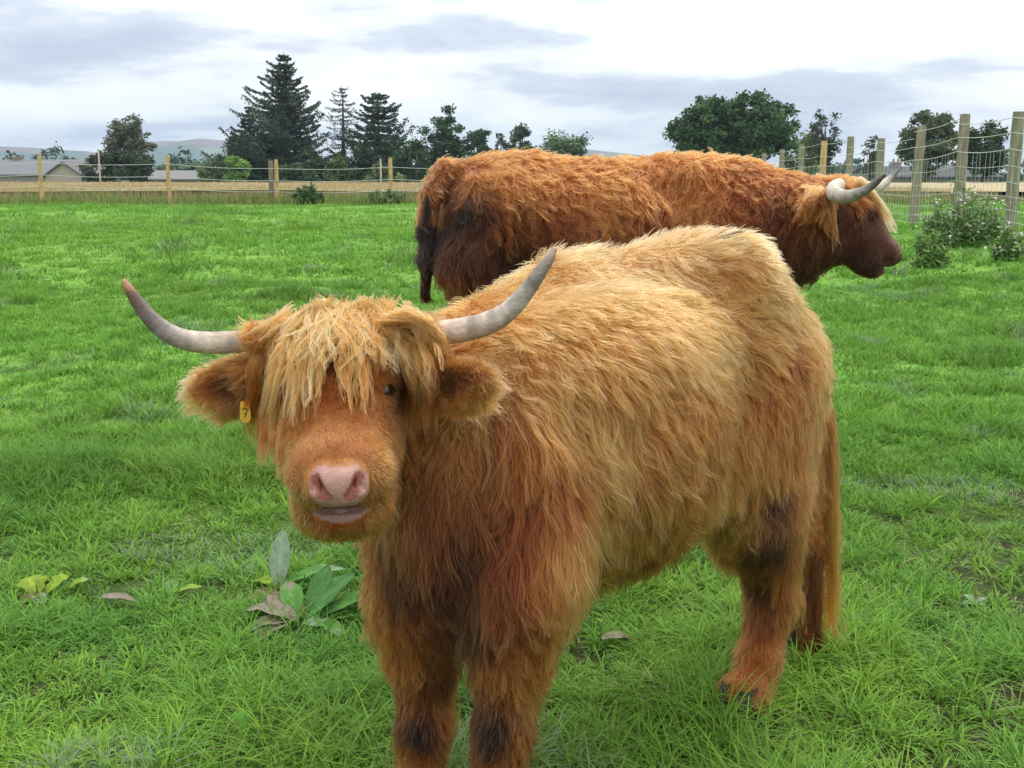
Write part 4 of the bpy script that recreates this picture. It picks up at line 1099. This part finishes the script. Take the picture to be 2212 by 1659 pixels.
def broadleaf(label, dx0, dx1, dtop, Yt, col, nleaf=9000, nclump=46, leaf=.16, seed=1, shell=.5, rc=.26, gap=0, trunkfrac=.28, name='broadleaf_tree', group=None, dbot=None, limbs=7, cat='tree'):
    rg_ = np.random.default_rng(seed); a = D(dx0, dtop, Yt); b = D(dx1, dtop, Yt); x = (a[0]+b[0])/2; wd = (b[0]-a[0]); zb = float(gz(x, Yt)); top = a[2]; h = top - zb
    root = empty(name, (x, Yt, zb), label, cat, group)
    z0 = zb + h * trunkfrac if dbot is None else D(dx0, dbot, Yt)[2]
    nleaf = int(nleaf * 1.35); leaf *= 1.15; col = np.array(col) * [1.45, 1.35, 1.4]; nclump = int(nclump * 1.25); rc *= 1.15; c = (x, Yt, (top + z0) / 2); r = (wd/2*.92, wd/2*.85, (top - z0)/2*.94)
    Pp, sh, cc, cr = clumpy(c, r, nclump, nleaf, rg_, shell, rc)
    m = MB(); tr = max(.09, h * .022)
    m.tube([(x, Yt, zb - .3), (x + .02*h, Yt, zb + h*.2), (x, Yt, zb + h*.45), (x - .01*h, Yt, zb + h*.75)], [tr*1.25, tr, tr*.75, tr*.25], 8, (1, 1, 1))
    for i in rg_.choice(nclump, min(limbs*2, nclump), replace=False):
        s0 = np.array([x, Yt, zb + h * rg_.uniform(.22, .55)]); e_ = cc[i]; md = (s0 + e_)/2 + [0, 0, -.05*h]
        m.tube([s0, md, e_], [tr*.45, tr*.28, tr*.08], 5, (1, 1, 1), cap=False)
    m.build('trunk', M_BARK, root, True)
    crown('crown', root, Pp, leaf, np.array(col) * sh[:, None] * (1 + .15 * rg_.normal(size=(nleaf, 1))), rg_, .2)
    return root
def conifer(label, dxc, dtop, wl_, wr_, Yt, col, seed, nwh=26, per=6, dens=1.0, leaf=.15, z_from=.12, pw=.75, name='spruce_tree', group=None, side=None):
    rg_ = np.random.default_rng(seed); a = D(dxc, dtop, Yt); x, top = a[0], a[2]; zb = float(gz(x, Yt)); h = top - zb; px_ = .46293/FPX*Yt
    root = empty(name, (x, Yt, zb), label, 'tree', group); m = MB(); tr = h*.017
    m.tube([(x, Yt, zb - .3), (x, Yt, zb + h*.4), (x + .006*h, Yt, zb + h*.8), (x, Yt, top)], [tr*1.3, tr, tr*.45, tr*.08], 8, (1, 1, 1))
    pts = []; shd = []
    for i in range(nwh):
        t = z_from + (1 - z_from) * (i + rg_.uniform(-.25, .25)) / nwh; t = min(t, .985); z = zb + h*t
        for j in range(per):
            an = 6.283 * (j + rg_.random()) / per; hw = (wr_ if math.cos(an) > 0 else wl_) * px_
            L = hw * (1 - t) ** pw * rg_.choice((.5, .75, .9, 1.0, 1.3)) * rg_.uniform(.85, 1.15)
            if side: L *= side(t, math.cos(an))
            if L < .12: L = .12
            dr = np.array([math.cos(an), math.sin(an), 0]); s = np.linspace(0, 1, 7)
            br = np.array([x, Yt, z]) + dr * (s * L)[:, None] + np.stack([0*s, 0*s, L * (-.20 * s + .36 * s**3 + .05) * rg_.uniform(.5, 1.5)], 1)
            m.tube(br, tr*.16*(1 - s*.7), 4, (1, 1, 1), cap=False)
            nl = int((18 + L * 34) * dens); u_ = rg_.random(nl) ** .75; q = np.stack([np.interp(u_, s, br[:, k]) for k in range(3)], 1)
            sd_ = np.array([-dr[1], dr[0], 0]); wsp = .26 * L * (1 - u_ * .55) * rg_.normal(size=nl) * .55
            q = q + sd_ * wsp[:, None]; q[:, 2] -= np.abs(wsp) * .3 + rg_.random(nl) * .13; q += rg_.normal(size=q.shape) * .04
            pts.append(q); shd.append(np.full(nl, 1 + .2 * rg_.normal()))
    Pp = np.concatenate(pts); sh = np.concatenate(shd)
    m.build('trunk', M_BARK, root, True)
    crown('crown', root, Pp, leaf, np.array(col) * sh[:, None] * (1 + .12 * rg_.normal(size=(len(Pp), 1))), rg_, .3, .4)
    return root
SPR = (.062, .088, .052); OAK = (.042, .085, .030); MIDG = (.065, .12, .04); LIG = (.13, .22, .05)
TY = 128
broadleaf('slender grey green birch tree on its own at the left of the skyline', 218, 330, 238, TY, (.085, .10, .06), 5200, 60, .15, 61, .35, .24, name='birch_tree', trunkfrac=.10)
broadleaf('dark rounded bush at the left foot of the birch tree', 178, 262, 332, TY - 3, (.04, .06, .03), 2600, 22, .16, 62, trunkfrac=.02, name='bush', cat='bush')
broadleaf('dark spreading bush right under the birch crown', 232, 330, 322, TY - 2, (.045, .07, .035), 3600, 26, .16, 63, trunkfrac=.02, name='bush', cat='bush')
conifer('tallest dark spruce tree with layered branches, left of the cows', 612, 112, 150, 112, TY, SPR, 71, 31, 7, 1.6, .16)
conifer('smaller spruce leaning on the left flank of the tallest spruce', 536, 232, 80, 70, TY + 4, SPR, 72, 19, 7, 1.6, .16)
conifer('thin sparse larch with bare lower branches between two spruces', 738, 182, 62, 62, TY, (.07, .085, .06), 73, 22, 4, .55, .11, .2, .45, name='larch_tree')
conifer('broad spruce with ragged top, right of the sparse larch', 815, 196, 95, 100, TY, SPR, 74, 23, 6, 1.5, .16, pw=.5)
broadleaf('round dark green tree just left of the red cow rump, taller of the pair', 908, 1012, 236, TY, (.045, .085, .04), 5600, 44, .15, 75, .4, .25, trunkfrac=.12)
broadleaf('smaller dark round tree leaning against the right of the taller round one', 995, 1068, 258, TY, (.05, .085, .045), 3600, 30, .15, 76, .4, .27, trunkfrac=.12)
broadleaf('very thin wispy tree beside the small upright tree', 1066, 1100, 274, TY, (.08, .10, .06), 420, 22, .13, 77, .3, .3, trunkfrac=.3)
broadleaf('small upright grey green tree above the red cow back', 1096, 1156, 264, TY, (.06, .085, .05), 2300, 24, .14, 78, .4, .3, trunkfrac=.15)
broadleaf('round pale green tree directly behind the red cow back', 1160, 1277, 283, TY, (.085, .135, .07), 5200, 40, .14, 79, .5, .3, trunkfrac=.10)
broadleaf('huge dome shaped dark green oak tree behind the red cow shoulders', 1438, 1722, 200, 112, OAK, 34000, 300, .17, 80, .30, .15, trunkfrac=.12, name='oak_tree', limbs=14)
broadleaf('olive green tree tucked behind the right edge of the oak', 1690, 1790, 286, 125, (.11, .14, .055), 3600, 30, .15, 81, .5, .3, trunkfrac=.1)
broadleaf('sparse airy tree with bare twisting limbs above the fence', 1745, 1830, 233, 118, (.05, .065, .04), 1300, 40, .12, 82, .45, .2, trunkfrac=.3, limbs=16)
broadleaf('dark ivy covered stem inside the sparse airy tree', 1772, 1806, 290, 117.5, (.03, .06, .025), 1500, 20, .13, 83, .2, .5, trunkfrac=.05)
broadleaf('small sparse tree between two fence posts, right of the airy tree', 1858, 1905, 285, 118, (.06, .08, .05), 1100, 24, .12, 84, .4, .28, trunkfrac=.1)
broadleaf('tall loose crowned tree behind the right fence posts', 1942, 2072, 232, 100, (.065, .095, .045), 7000, 56, .14, 85, .4, .22, trunkfrac=.08)
broadleaf('dark rounded tree behind the netting at the far right', 2080, 2182, 268, 100, (.045, .075, .035), 5000, 40, .14, 86, .45, .26, trunkfrac=.06)
for i, (x0, x1, tp, yt, cl, n, lb) in enumerate((
    (468, 560, 300, TY - 2, (.03, .05, .028), 3600, 'very dark bush at the left foot of the tallest spruce'),
    (484, 542, 338, TY - 12, LIG, 2600, 'bright yellow green bush in front of the dark spruces'),
    (556, 668, 262, TY - 1, (.034, .056, .032), 6500, 'tall dark bush under the middle of the tallest spruce'),
    (630, 700, 318, TY - 4, (.05, .085, .035), 3000, 'green bush at the right foot of the tallest spruce'),
    (690, 765, 330, TY - 5, (.08, .13, .05), 2600, 'mid green bush under the sparse larch'),
    (745, 835, 318, TY - 3, (.045, .075, .035), 3200, 'dark green bush under the ragged spruce'),
    (835, 935, 300, TY - 4, (.055, .10, .04), 4200, 'rounded green bush between the ragged spruce and the red cow'),
    (790, 870, 352, TY - 9, (.10, .15, .055), 2200, 'low light green shrub at the hay edge under the ragged spruce'),
    (590, 680, 350, TY - 10, (.05, .08, .035), 2600, 'low dark shrub at the hay edge under the tallest spruce'),
    (425, 490, 345, TY - 6, (.10, .14, .07), 2200, 'pale green shrub left of the very dark bush'),
    (335, 440, 352, TY + 20, (.10, .15, .08), 2600, 'distant pale green shrub right of the birch tree'))):
    broadleaf(lb, x0, x1, tp, yt, cl, n, 26, .15, 90 + i, .45, .3, trunkfrac=.02, name='bush', cat='bush', limbs=3)
# far-off wood
rg = np.random.default_rng(33)
def wood():
    P_, S_ = [], []
    for i in range(260):
        Yw = rg.uniform(330, 620); x = rg.uniform(-.52, .60) * Yw; h = rg.uniform(5, 11) ; z = float(gz(x, Yw))
        if -.33 < x / Yw < -.30 or (x / Yw) > .02 and rg.random() < .75: h *= .55
        Pp, sh, _, _ = clumpy((x, Yw, z + h*.5), (h*.55, h*.5, h*.5), 9, 260, rg, .3, .4); P_.append(Pp); S_.append(sh * rg.uniform(.7, 1.25))
    Pp = np.concatenate(P_); sh = np.concatenate(S_); V, Q = leafquads(Pp, .7, rg, 0, .7)
    return tag(mesh_np('woodland', V, Q, M_LEAF, None, False, np.repeat(np.array([.055, .10, .045]) * sh[:, None], 4, 0)), 'far-off band of woodland below the hills', 'woodland', kind='stuff')
wood()

# ------------------------------------------------------------------ hills
def hill(pts, Yh, depth, seed):
    rx = np.array([D(a, b, Yh)[0] for a, b in pts]); rz = np.array([D(a, b, Yh)[2] for a, b in pts])
    xs_ = np.linspace(rx[0], rx[-1], 160); v = np.linspace(0, 1, 40)
    X, T = np.meshgrid(xs_, v, indexing='ij'); ridge = np.interp(X, rx, rz) + 3.5 * (vnoise(X, X * 0, 60, seed) - .5)
    Y = Yh + (T - .5) * depth; Z = -4 + (ridge + 4) * np.sin(T * math.pi) ** .9 * (1 + .12 * (vnoise(X, Y, 320, seed + 1) - .5) * np.abs(np.cos(T * math.pi)))
    V = np.stack([X, Y, Z], -1).reshape(-1, 3); I = np.arange(len(V)).reshape(X.shape)
    Q = np.stack([I[:-1, :-1], I[1:, :-1], I[1:, 1:], I[:-1, 1:]], -1).reshape(-1, 4)
    c = np.where((vnoise(V[:, 0], V[:, 1], 260, seed + 4) > .55)[:, None], np.array([.05, .09, .04]), np.array([.14, .17, .07]))
    c = np.where(((V[:, 2] > np.interp(V[:, 0], rx, rz) * .82) & (vnoise(V[:, 0], V[:, 1], 150, seed) > .3))[:, None], np.array([.16, .11, .08]), c)
    tag(mesh_np('hills', V, Q, mat('hill_%d' % seed, attr=True, rough=.95, noise_amt=.25, nscale=.02), None, True, c), kind='structure')
hill([(-260, 352), (-120, 322), (0, 316), (90, 320), (180, 327), (250, 340), (310, 358)], 2900, 900, 201)
hill([(230, 345), (300, 318), (330, 308), (368, 306), (400, 306), (440, 300), (488, 304), (540, 312), (620, 330), (700, 345), (800, 352)], 3300, 1200, 202)
hill([(1100, 350), (1200, 334), (1272, 323), (1330, 330), (1400, 338), (1480, 346), (1560, 352)], 3300, 900, 203)

# ------------------------------------------------------------------ houses
M_ROOF = mat('roof_slate', attr=True, rough=.8, noise_amt=.2, nscale=4, stretch=(1, 1, 8)); M_WALL = mat('house_harling', attr=True, rough=.9, noise_amt=.1, nscale=3, bump=.3, bscale=12); M_GLASS = mat('window_glass', (.05, .06, .07), rough=.1, spec=.6)
def house(label, dx0, dx1, dridge, deave, Yh, depth, roofc, wallc, axis_='x', chim=(), wins=(), name='house', over=.35):
    a = D(dx0, dridge, Yh); b = D(dx1, deave, Yh); x0, x1 = a[0], b[0]; zr = a[2]; ze = b[2]; zb = float(gz((x0+x1)/2, Yh)) - .3
    root = empty(name, ((x0+x1)/2, Yh, zb), label, 'house'); y0, y1 = Yh, Yh + depth; m = MB()
    if axis_ == 'y':            # gable end faces the paddock
        xc = (x0+x1)/2
        for yy, fl in ((y0, 0), (y1, 1)):
            v = [(x0, yy, zb), (x1, yy, zb), (x1, yy, ze), (x0, yy, ze)]; m.add(v, [(0, 1, 2, 3) if not fl else (3, 2, 1, 0)], wallc); m.add([(x0, yy, ze), (x1, yy, ze), (xc, yy, zr)], [(0, 1, 2) if not fl else (2, 1, 0)], wallc)
        m.add([(x0, y0, zb), (x0, y1, zb), (x0, y1, ze), (x0, y0, ze)], [(3, 2, 1, 0)], wallc); m.add([(x1, y0, zb), (x1, y1, zb), (x1, y1, ze), (x1, y0, ze)], [(0, 1, 2, 3)], wallc)
        r = MB(); t = .18; sl = (zr - ze) / (xc - x0)
        for sg, xe in ((-1, x0 - over), (1, x1 + over)):
            zz = ze - over * sl; v = [(xe, y0-over, zz), (xc, y0-over, zr+.02), (xc, y1+over, zr+.02), (xe, y1+over, zz)]; v2 = [(p[0], p[1], p[2]+t) for p in v]
            r.add(v + v2, [(4, 5, 6, 7), (3, 2, 1, 0), (0, 1, 5, 4), (2, 3, 7, 6), (3, 0, 4, 7)], roofc)
    else:
        m.box((x0, y0, zb), (x1, y1, ze), wallc); yc = (y0+y1)/2
        for xx, fl in ((x0, 0), (x1, 1)): m.add([(xx, y0, ze), (xx, y1, ze), (xx, yc, zr)], [(2, 1, 0) if not fl else (0, 1, 2)], wallc)
        r = MB(); t = .18; sl = (zr - ze) / (yc - y0)
        for ye in (y0 - over, y1 + over):
            zz = ze - over*sl; v = [(x0-over, ye, zz), (x1+over, ye, zz), (x1+over, yc, zr+.02), (x0-over, yc, zr+.02)]; v2 = [(p[0], p[1], p[2]+t) for p in v]
            r.add(v + v2, [(4, 5, 6, 7), (3, 2, 1, 0), (0, 1, 5, 4), (1, 2, 6, 5), (3, 0, 4, 7)], roofc)
    m.build('wall', M_WALL, root); ro = r.build('roof', M_ROOF, root)
    for cx_, cz in chim:
        p = D(cx_, cz, Yh + depth/2); c = MB(); c.box((p[0]-.55, Yh+depth/2-.4, ze), (p[0]+.55, Yh+depth/2+.4, p[2]), (.30, .25, .22)); c.box((p[0]-.65, Yh+depth/2-.5, p[2]), (p[0]+.65, Yh+depth/2+.5, p[2]+.15), (.25, .22, .2))
        for s_ in (-.28, .28): c.tube([(p[0]+s_, Yh+depth/2, p[2]+.15), (p[0]+s_, Yh+depth/2, p[2]+.5)], [.14, .11], 8, (.35, .2, .13))
        q = c.build('chimney', M_WALL, ro); q.location = (0, 0, 0)
    for wx, wz in wins:
        p = D(wx, wz, Yh); c = MB(); c.box((p[0]-.55, Yh-.06, p[2]-.5), (p[0]+.55, Yh-.01, p[2]+.5), (.75, .75, .73)); wo_ = c.build('window', M_WALL, root)
        g = MB(); 
        for s_ in (-1, 1): g.box((p[0]+s_*.25-.22, Yh-.08, p[2]-.42), (p[0]+s_*.25+.22, Yh-.062, p[2]+.42))
        g.build('pane', M_GLASS, wo_).location = (0, 0, 0)
    return root
house('grey slate roofed house cut off by the left edge of the photo', -90, 150, 346, 378, 150, 14, (.16, .165, .185), (.26, .24, .22), 'x', ((38, 342),), ())
house('low house with pinkish grey gable end facing the paddock, left of the birch', 95, 178, 352, 380, 138, 14, (.14, .13, .14), (.42, .35, .31), 'y', (), ())
house('low house with broad pale grey roof between birch and spruces', 300, 425, 371, 389, 138, 12, (.19, .18, .185), (.3, .27, .25), 'x', ((318, 368),), ())
house('pinkish house gable peeping out under the trees near the red cow', 868, 912, 371, 386, 140, 9, (.25, .24, .25), (.48, .42, .38), 'x', (), ())
house('dark slate roofed house with chimneys seen through the right netting fence', 1905, 2160, 362, 384, 126, 13, (.06, .062, .068), (.22, .20, .18), 'x', ((1935, 352),), ())

# ------------------------------------------------------------------ shrubs and weeds by the fences
def weedy(label, dx, dbot, wpx, dtop, Yt, col, nstem, nleaf, leaf, seed, flowers=0, fcol=(.6, .55, .5), name='shrub', cat='shrub'):
    rg_ = np.random.default_rng(seed); p = D(dx, dbot, Yt); x = p[0]; zb = float(gz(x, Yt)); top = D(dx, dtop, Yt)[2]; h = top - zb; wd = wpx*.46293/FPX*Yt/2
    root = empty(name, (x, Yt, zb), label, cat); m = MB(); L, Fl = [], []
    for i in range(nstem):
        a = rg_.random()*6.283; q = rg_.random()**.5; e_ = np.array([x + math.cos(a)*wd*q, Yt + math.sin(a)*wd*.7*q, zb + h*rg_.uniform(.35, 1.05)*(1 - .45*q*q)*(1 - .35*(i % 3 == 0))]); s0 = np.array([x + math.cos(a)*wd*q*.6, Yt + math.sin(a)*wd*.4*q, zb - .03])
        md = (s0 + e_)/2 + rg_.normal(size=3)*.03*h; m.tube([s0, md, e_], [.008, .006, .003], 4, (.12, .16, .06), cap=False)
        t = rg_.random(nleaf)**.8; q_ = np.where((t < .5)[:, None], s0 + (md-s0)*(t*2)[:, None], md + (e_-md)*(t*2-1)[:, None]); L.append(q_ + rg_.normal(size=q_.shape)*[.05, .05, .03]*max(.4, h))
        if flowers and rg_.random() < .45:
            k = rg_.integers(4, 10); Fl.append(e_ + rg_.normal(size=(k, 3))*[.05, .05, .025])
    m.build('stem', mat('stem_green', attr=True), root, True) if 'stem_green' not in bpy.data.materials else m.build('stem', bpy.data.materials['stem_green'], root, True)
    L = np.concatenate(L); crown('foliage', root, L, leaf, np.array(col)*(1 + .25*rg_.normal(size=(len(L), 1))), rg_, .1, .35)
    if Fl:
        Fl = np.concatenate(Fl); fo_ = crown('flower', root, Fl, .016, np.array(fcol)*(1 + .2*rg_.normal(size=(len(Fl), 1))), rg_, 0, .9); fo_['kind'] = 'stuff'
    return root
weedy('tall flowering thistle and willowherb clump against the right hand fence', 2080, 515, 170, 378, 12.7, (.17, .28, .095), 95, 30, .036, 301, 1, (.62, .52, .55), 'thistle_clump', 'weeds')
weedy('low leafy weeds at the left front of the flowering clump', 2010, 535, 80, 488, 11.6, (.17, .29, .08), 46, 26, .034, 302, 0, name='weed_clump', cat='weeds')
weedy('low leafy weeds at the right edge of the photo by the nearest post', 2180, 540, 70, 480, 11.6, (.17, .29, .08), 46, 26, .034, 303, 1, name='weed_clump', cat='weeds')
weedy('dark green shrub in front of the hay between the double post and the fourth post', 668, 452, 62, 396, 33, (.09, .16, .06), 60, 40, .075, 304)
weedy('pale green shrub around the foot of the fourth fence post', 838, 452, 88, 408, 33, (.11, .18, .09), 60, 36, .075, 305)

# ------------------------------------------------------------------ docks and dead leaves in the grass
M_DOCK = mat('dock_leaf', attr=True, rough=.6, spec=.25, trans=.25, noise_amt=.18, nscale=60, bump=.3, bscale=120)
def leafmesh(base, d, L, wd, rise, curl, col, parent, seed, tone2=None, lobed=False, name='leaf'):
    rg_ = np.random.default_rng(seed); d = nrm(np.array([d[0], d[1], 0.0])); sd_ = np.array([-d[1], d[0], 0]); nu, nv = 11, 7; V = []; Cc = []
    for i in range(nu):
        t = i/(nu-1); prof = math.sin(math.pi * min(1, t*.96 + .04)) ** .7 * (1 - .25*t) + .04
        if lobed: prof *= 1 + .22 * math.sin(t*19)
        c = base + d*L*t*(math.cos(rise)) + np.array([0, 0, 1])*(L*t*math.sin(rise) - curl*L*t*t)
        for j in range(nv):
            s_ = (j/(nv-1)*2 - 1); V.append(c + sd_*s_*wd*.5*prof + np.array([0, 0, 1])*(abs(s_)*wd*.16*prof + .012*wd*10*rg_.normal()*.05 + .03*wd*math.sin(t*14 + j)))
            cc = np.array(col)*(1.25 if j == nv//2 else 1)*(1 + .06*rg_.normal()); 
            if tone2 is not None and (t > .6 and vnoise(t*3, s_*2, .5, seed) > .45): cc = np.array(tone2)
            Cc.append(cc)
    Q = [(i*nv+j, i*nv+j+1, (i+1)*nv+j+1, (i+1)*nv+j) for i in range(nu-1) for j in range(nv-1)]
    return mesh_np(name, np.array(V), np.array(Q), M_DOCK, parent, True, np.array(Cc))
def dock(label, gxy, leaves, seed, name='dock_plant', cat='plant'):
    b = G(*gxy); root = empty(name, b, label, cat)
    for i, (ox, oy, ang, L, wd, rise, curl, col, t2, lob) in enumerate(leaves):
        leafmesh(b + [ox, oy, .008], (math.cos(ang), math.sin(ang)), L * (1.2 if seed in (2, 3) else .9), wd * (1.25 if seed in (2, 3) else .95), rise, curl, col, root, seed*20+i, t2, lob)
    m = MB(); m.tube([b - [0, 0, .02], b + [.003, 0, .03], b + [.0, .004, .06]], [.004, .003, .0015], 6, (.35, .18, .10)); m.build('stem', M_DOCK, root, True)
YG = (.26, .38, .04); GRE = (.10, .26, .05); DK = (.07, .19, .045); PAL = (.27, .36, .25); DEAD = (.27, .225, .17); BRO = (.22, .13, .08)
dock('yellow green lobed leaf plant low in the grass at the left edge', (80, 1290), ((0, 0, 2.4, .10, .10, .9, .3, YG, None, 1), (.03, .0, .6, .12, .09, .8, .3, YG, None, 1), (.08, .01, .3, .12, .06, .7, .3, YG, PAL, 1), (0, -.01, -.8, .08, .05, .3, .5, PAL, BRO, 0), (.02, 0, -2.2, .10, .06, .1, .2, BRO, DEAD, 0)), 1)
dock('pale upright dock plant under the blond cow muzzle', (600, 1275), ((0, 0, 1.4, .17, .06, 1.25, .1, PAL, None, 0), (.01, 0, .25, .20, .065, .5, .3, GRE, PAL, 0), (.03, -.01, -.1, .13, .05, .4, .3, GRE, None, 0), (0, 0, 2.8, .09, .05, .5, .4, YG, None, 0), (-.01, -.02, -1.9, .09, .06, .3, .5, BRO, DEAD, 0)), 2)
dock('big dock plant with grey withered and green leaves beside the front legs', (655, 1348), ((-.02, 0, 2.9, .16, .08, .5, .4, DEAD, None, 0), (.02, .03, 1.3, .17, .06, .9, .2, DK, None, 0), (-.03, .03, 1.9, .15, .06, .7, .3, GRE, DEAD, 0), (-.04, -.02, 4.1, .12, .06, .3, .4, DEAD, BRO, 0), (.05, -.02, 5.4, .12, .05, .4, .4, GRE, PAL, 0), (-.03, -.01, 3.6, .13, .06, .35, .4, DEAD, PAL, 0), (.01, .0, .75, .20, .075, .75, .25, DK, None, 0), (.03, 0, .3, .22, .07, .5, .25, GRE, DEAD, 0), (.0, -.02, -.4, .12, .06, .35, .5, PAL, GRE, 0), (-.05, .03, 2.2, .12, .07, .6, .3, DEAD, BRO, 0), (.06, .01, -.1, .15, .07, .35, .3, GRE, DEAD, 0)), 3)
dock('single broad bright green dock leaf standing near the bottom of the photo', (515, 1610), ((0, 0, 1.3, .09, .055, 1.2, .1, (.13, .40, .06), None, 0), (.0, 0, .2, .07, .03, .6, .2, GRE, None, 0)), 4)
dock('small grey green clover like plant in the grass right of the tail', (2105, 1310), ((0, 0, .4, .06, .035, .5, .3, PAL, None, 0), (0, 0, 2.0, .06, .035, .6, .3, (.2, .36, .2), None, 0), (0, 0, 3.6, .06, .035, .4, .3, PAL, None, 0), (0, 0, 5.2, .05, .03, .4, .3, (.2, .36, .2), None, 0)), 5, 'clover_plant')
dock('small green dock plant in the grass under the blond cow belly', (1470, 1400), ((0, 0, 1.2, .09, .035, 1.1, .1, (.14, .40, .06), None, 0), (0, 0, 2.6, .07, .03, .6, .3, GRE, None, 0)), 6)
dock('low yellow green dock leaves left of the withered dock', (370, 1290), ((0, 0, .1, .12, .05, .4, .2, YG, None, 0), (0, 0, 1.8, .09, .05, .5, .2, GRE, None, 0)), 7)
for i, (g_, a, lb) in enumerate((((215, 1318), .2, 'curled grey brown dead leaf in the grass near the left plants'), ((1300, 1408), .4, 'grey dead leaf on the grass under the blond cow belly'), ((1860, 1365), 1.4, 'pale dead leaf on the grass right of the tail end'))):
    b = G(*g_) + [0, 0, .035]; tag(leafmesh(b, (math.cos(a), math.sin(a)), .13 - .02*i, .05, .15, .35, DEAD, None, 700 + i, BRO, name='dead_leaf'), lb, 'dead leaf')

# ------------------------------------------------------------------ the cows
front_cow()
back_cow()

# ------------------------------------------------------------------ the air
m = MB(); m.box((-6000, -40, -12), (6000, 4600, 190))
hz = m.build('haze', None); hz['kind'] = 'stuff'; hz['label'] = 'thin bluish summer haze over the distant hills'; hz['category'] = 'haze'
hm_ = bpy.data.materials.new('haze_air'); hm_.use_nodes = True; t_ = hm_.node_tree; t_.nodes.clear()
pv = t_.nodes.new('ShaderNodeVolumePrincipled'); pv.inputs['Color'].default_value = (.60, .76, 1, 1); pv.inputs['Density'].default_value = .00022; pv.inputs['Anisotropy'].default_value = 0
om = t_.nodes.new('ShaderNodeOutputMaterial'); t_.links.new(pv.outputs[0], om.inputs['Volume']); hz.data.materials.append(hm_)
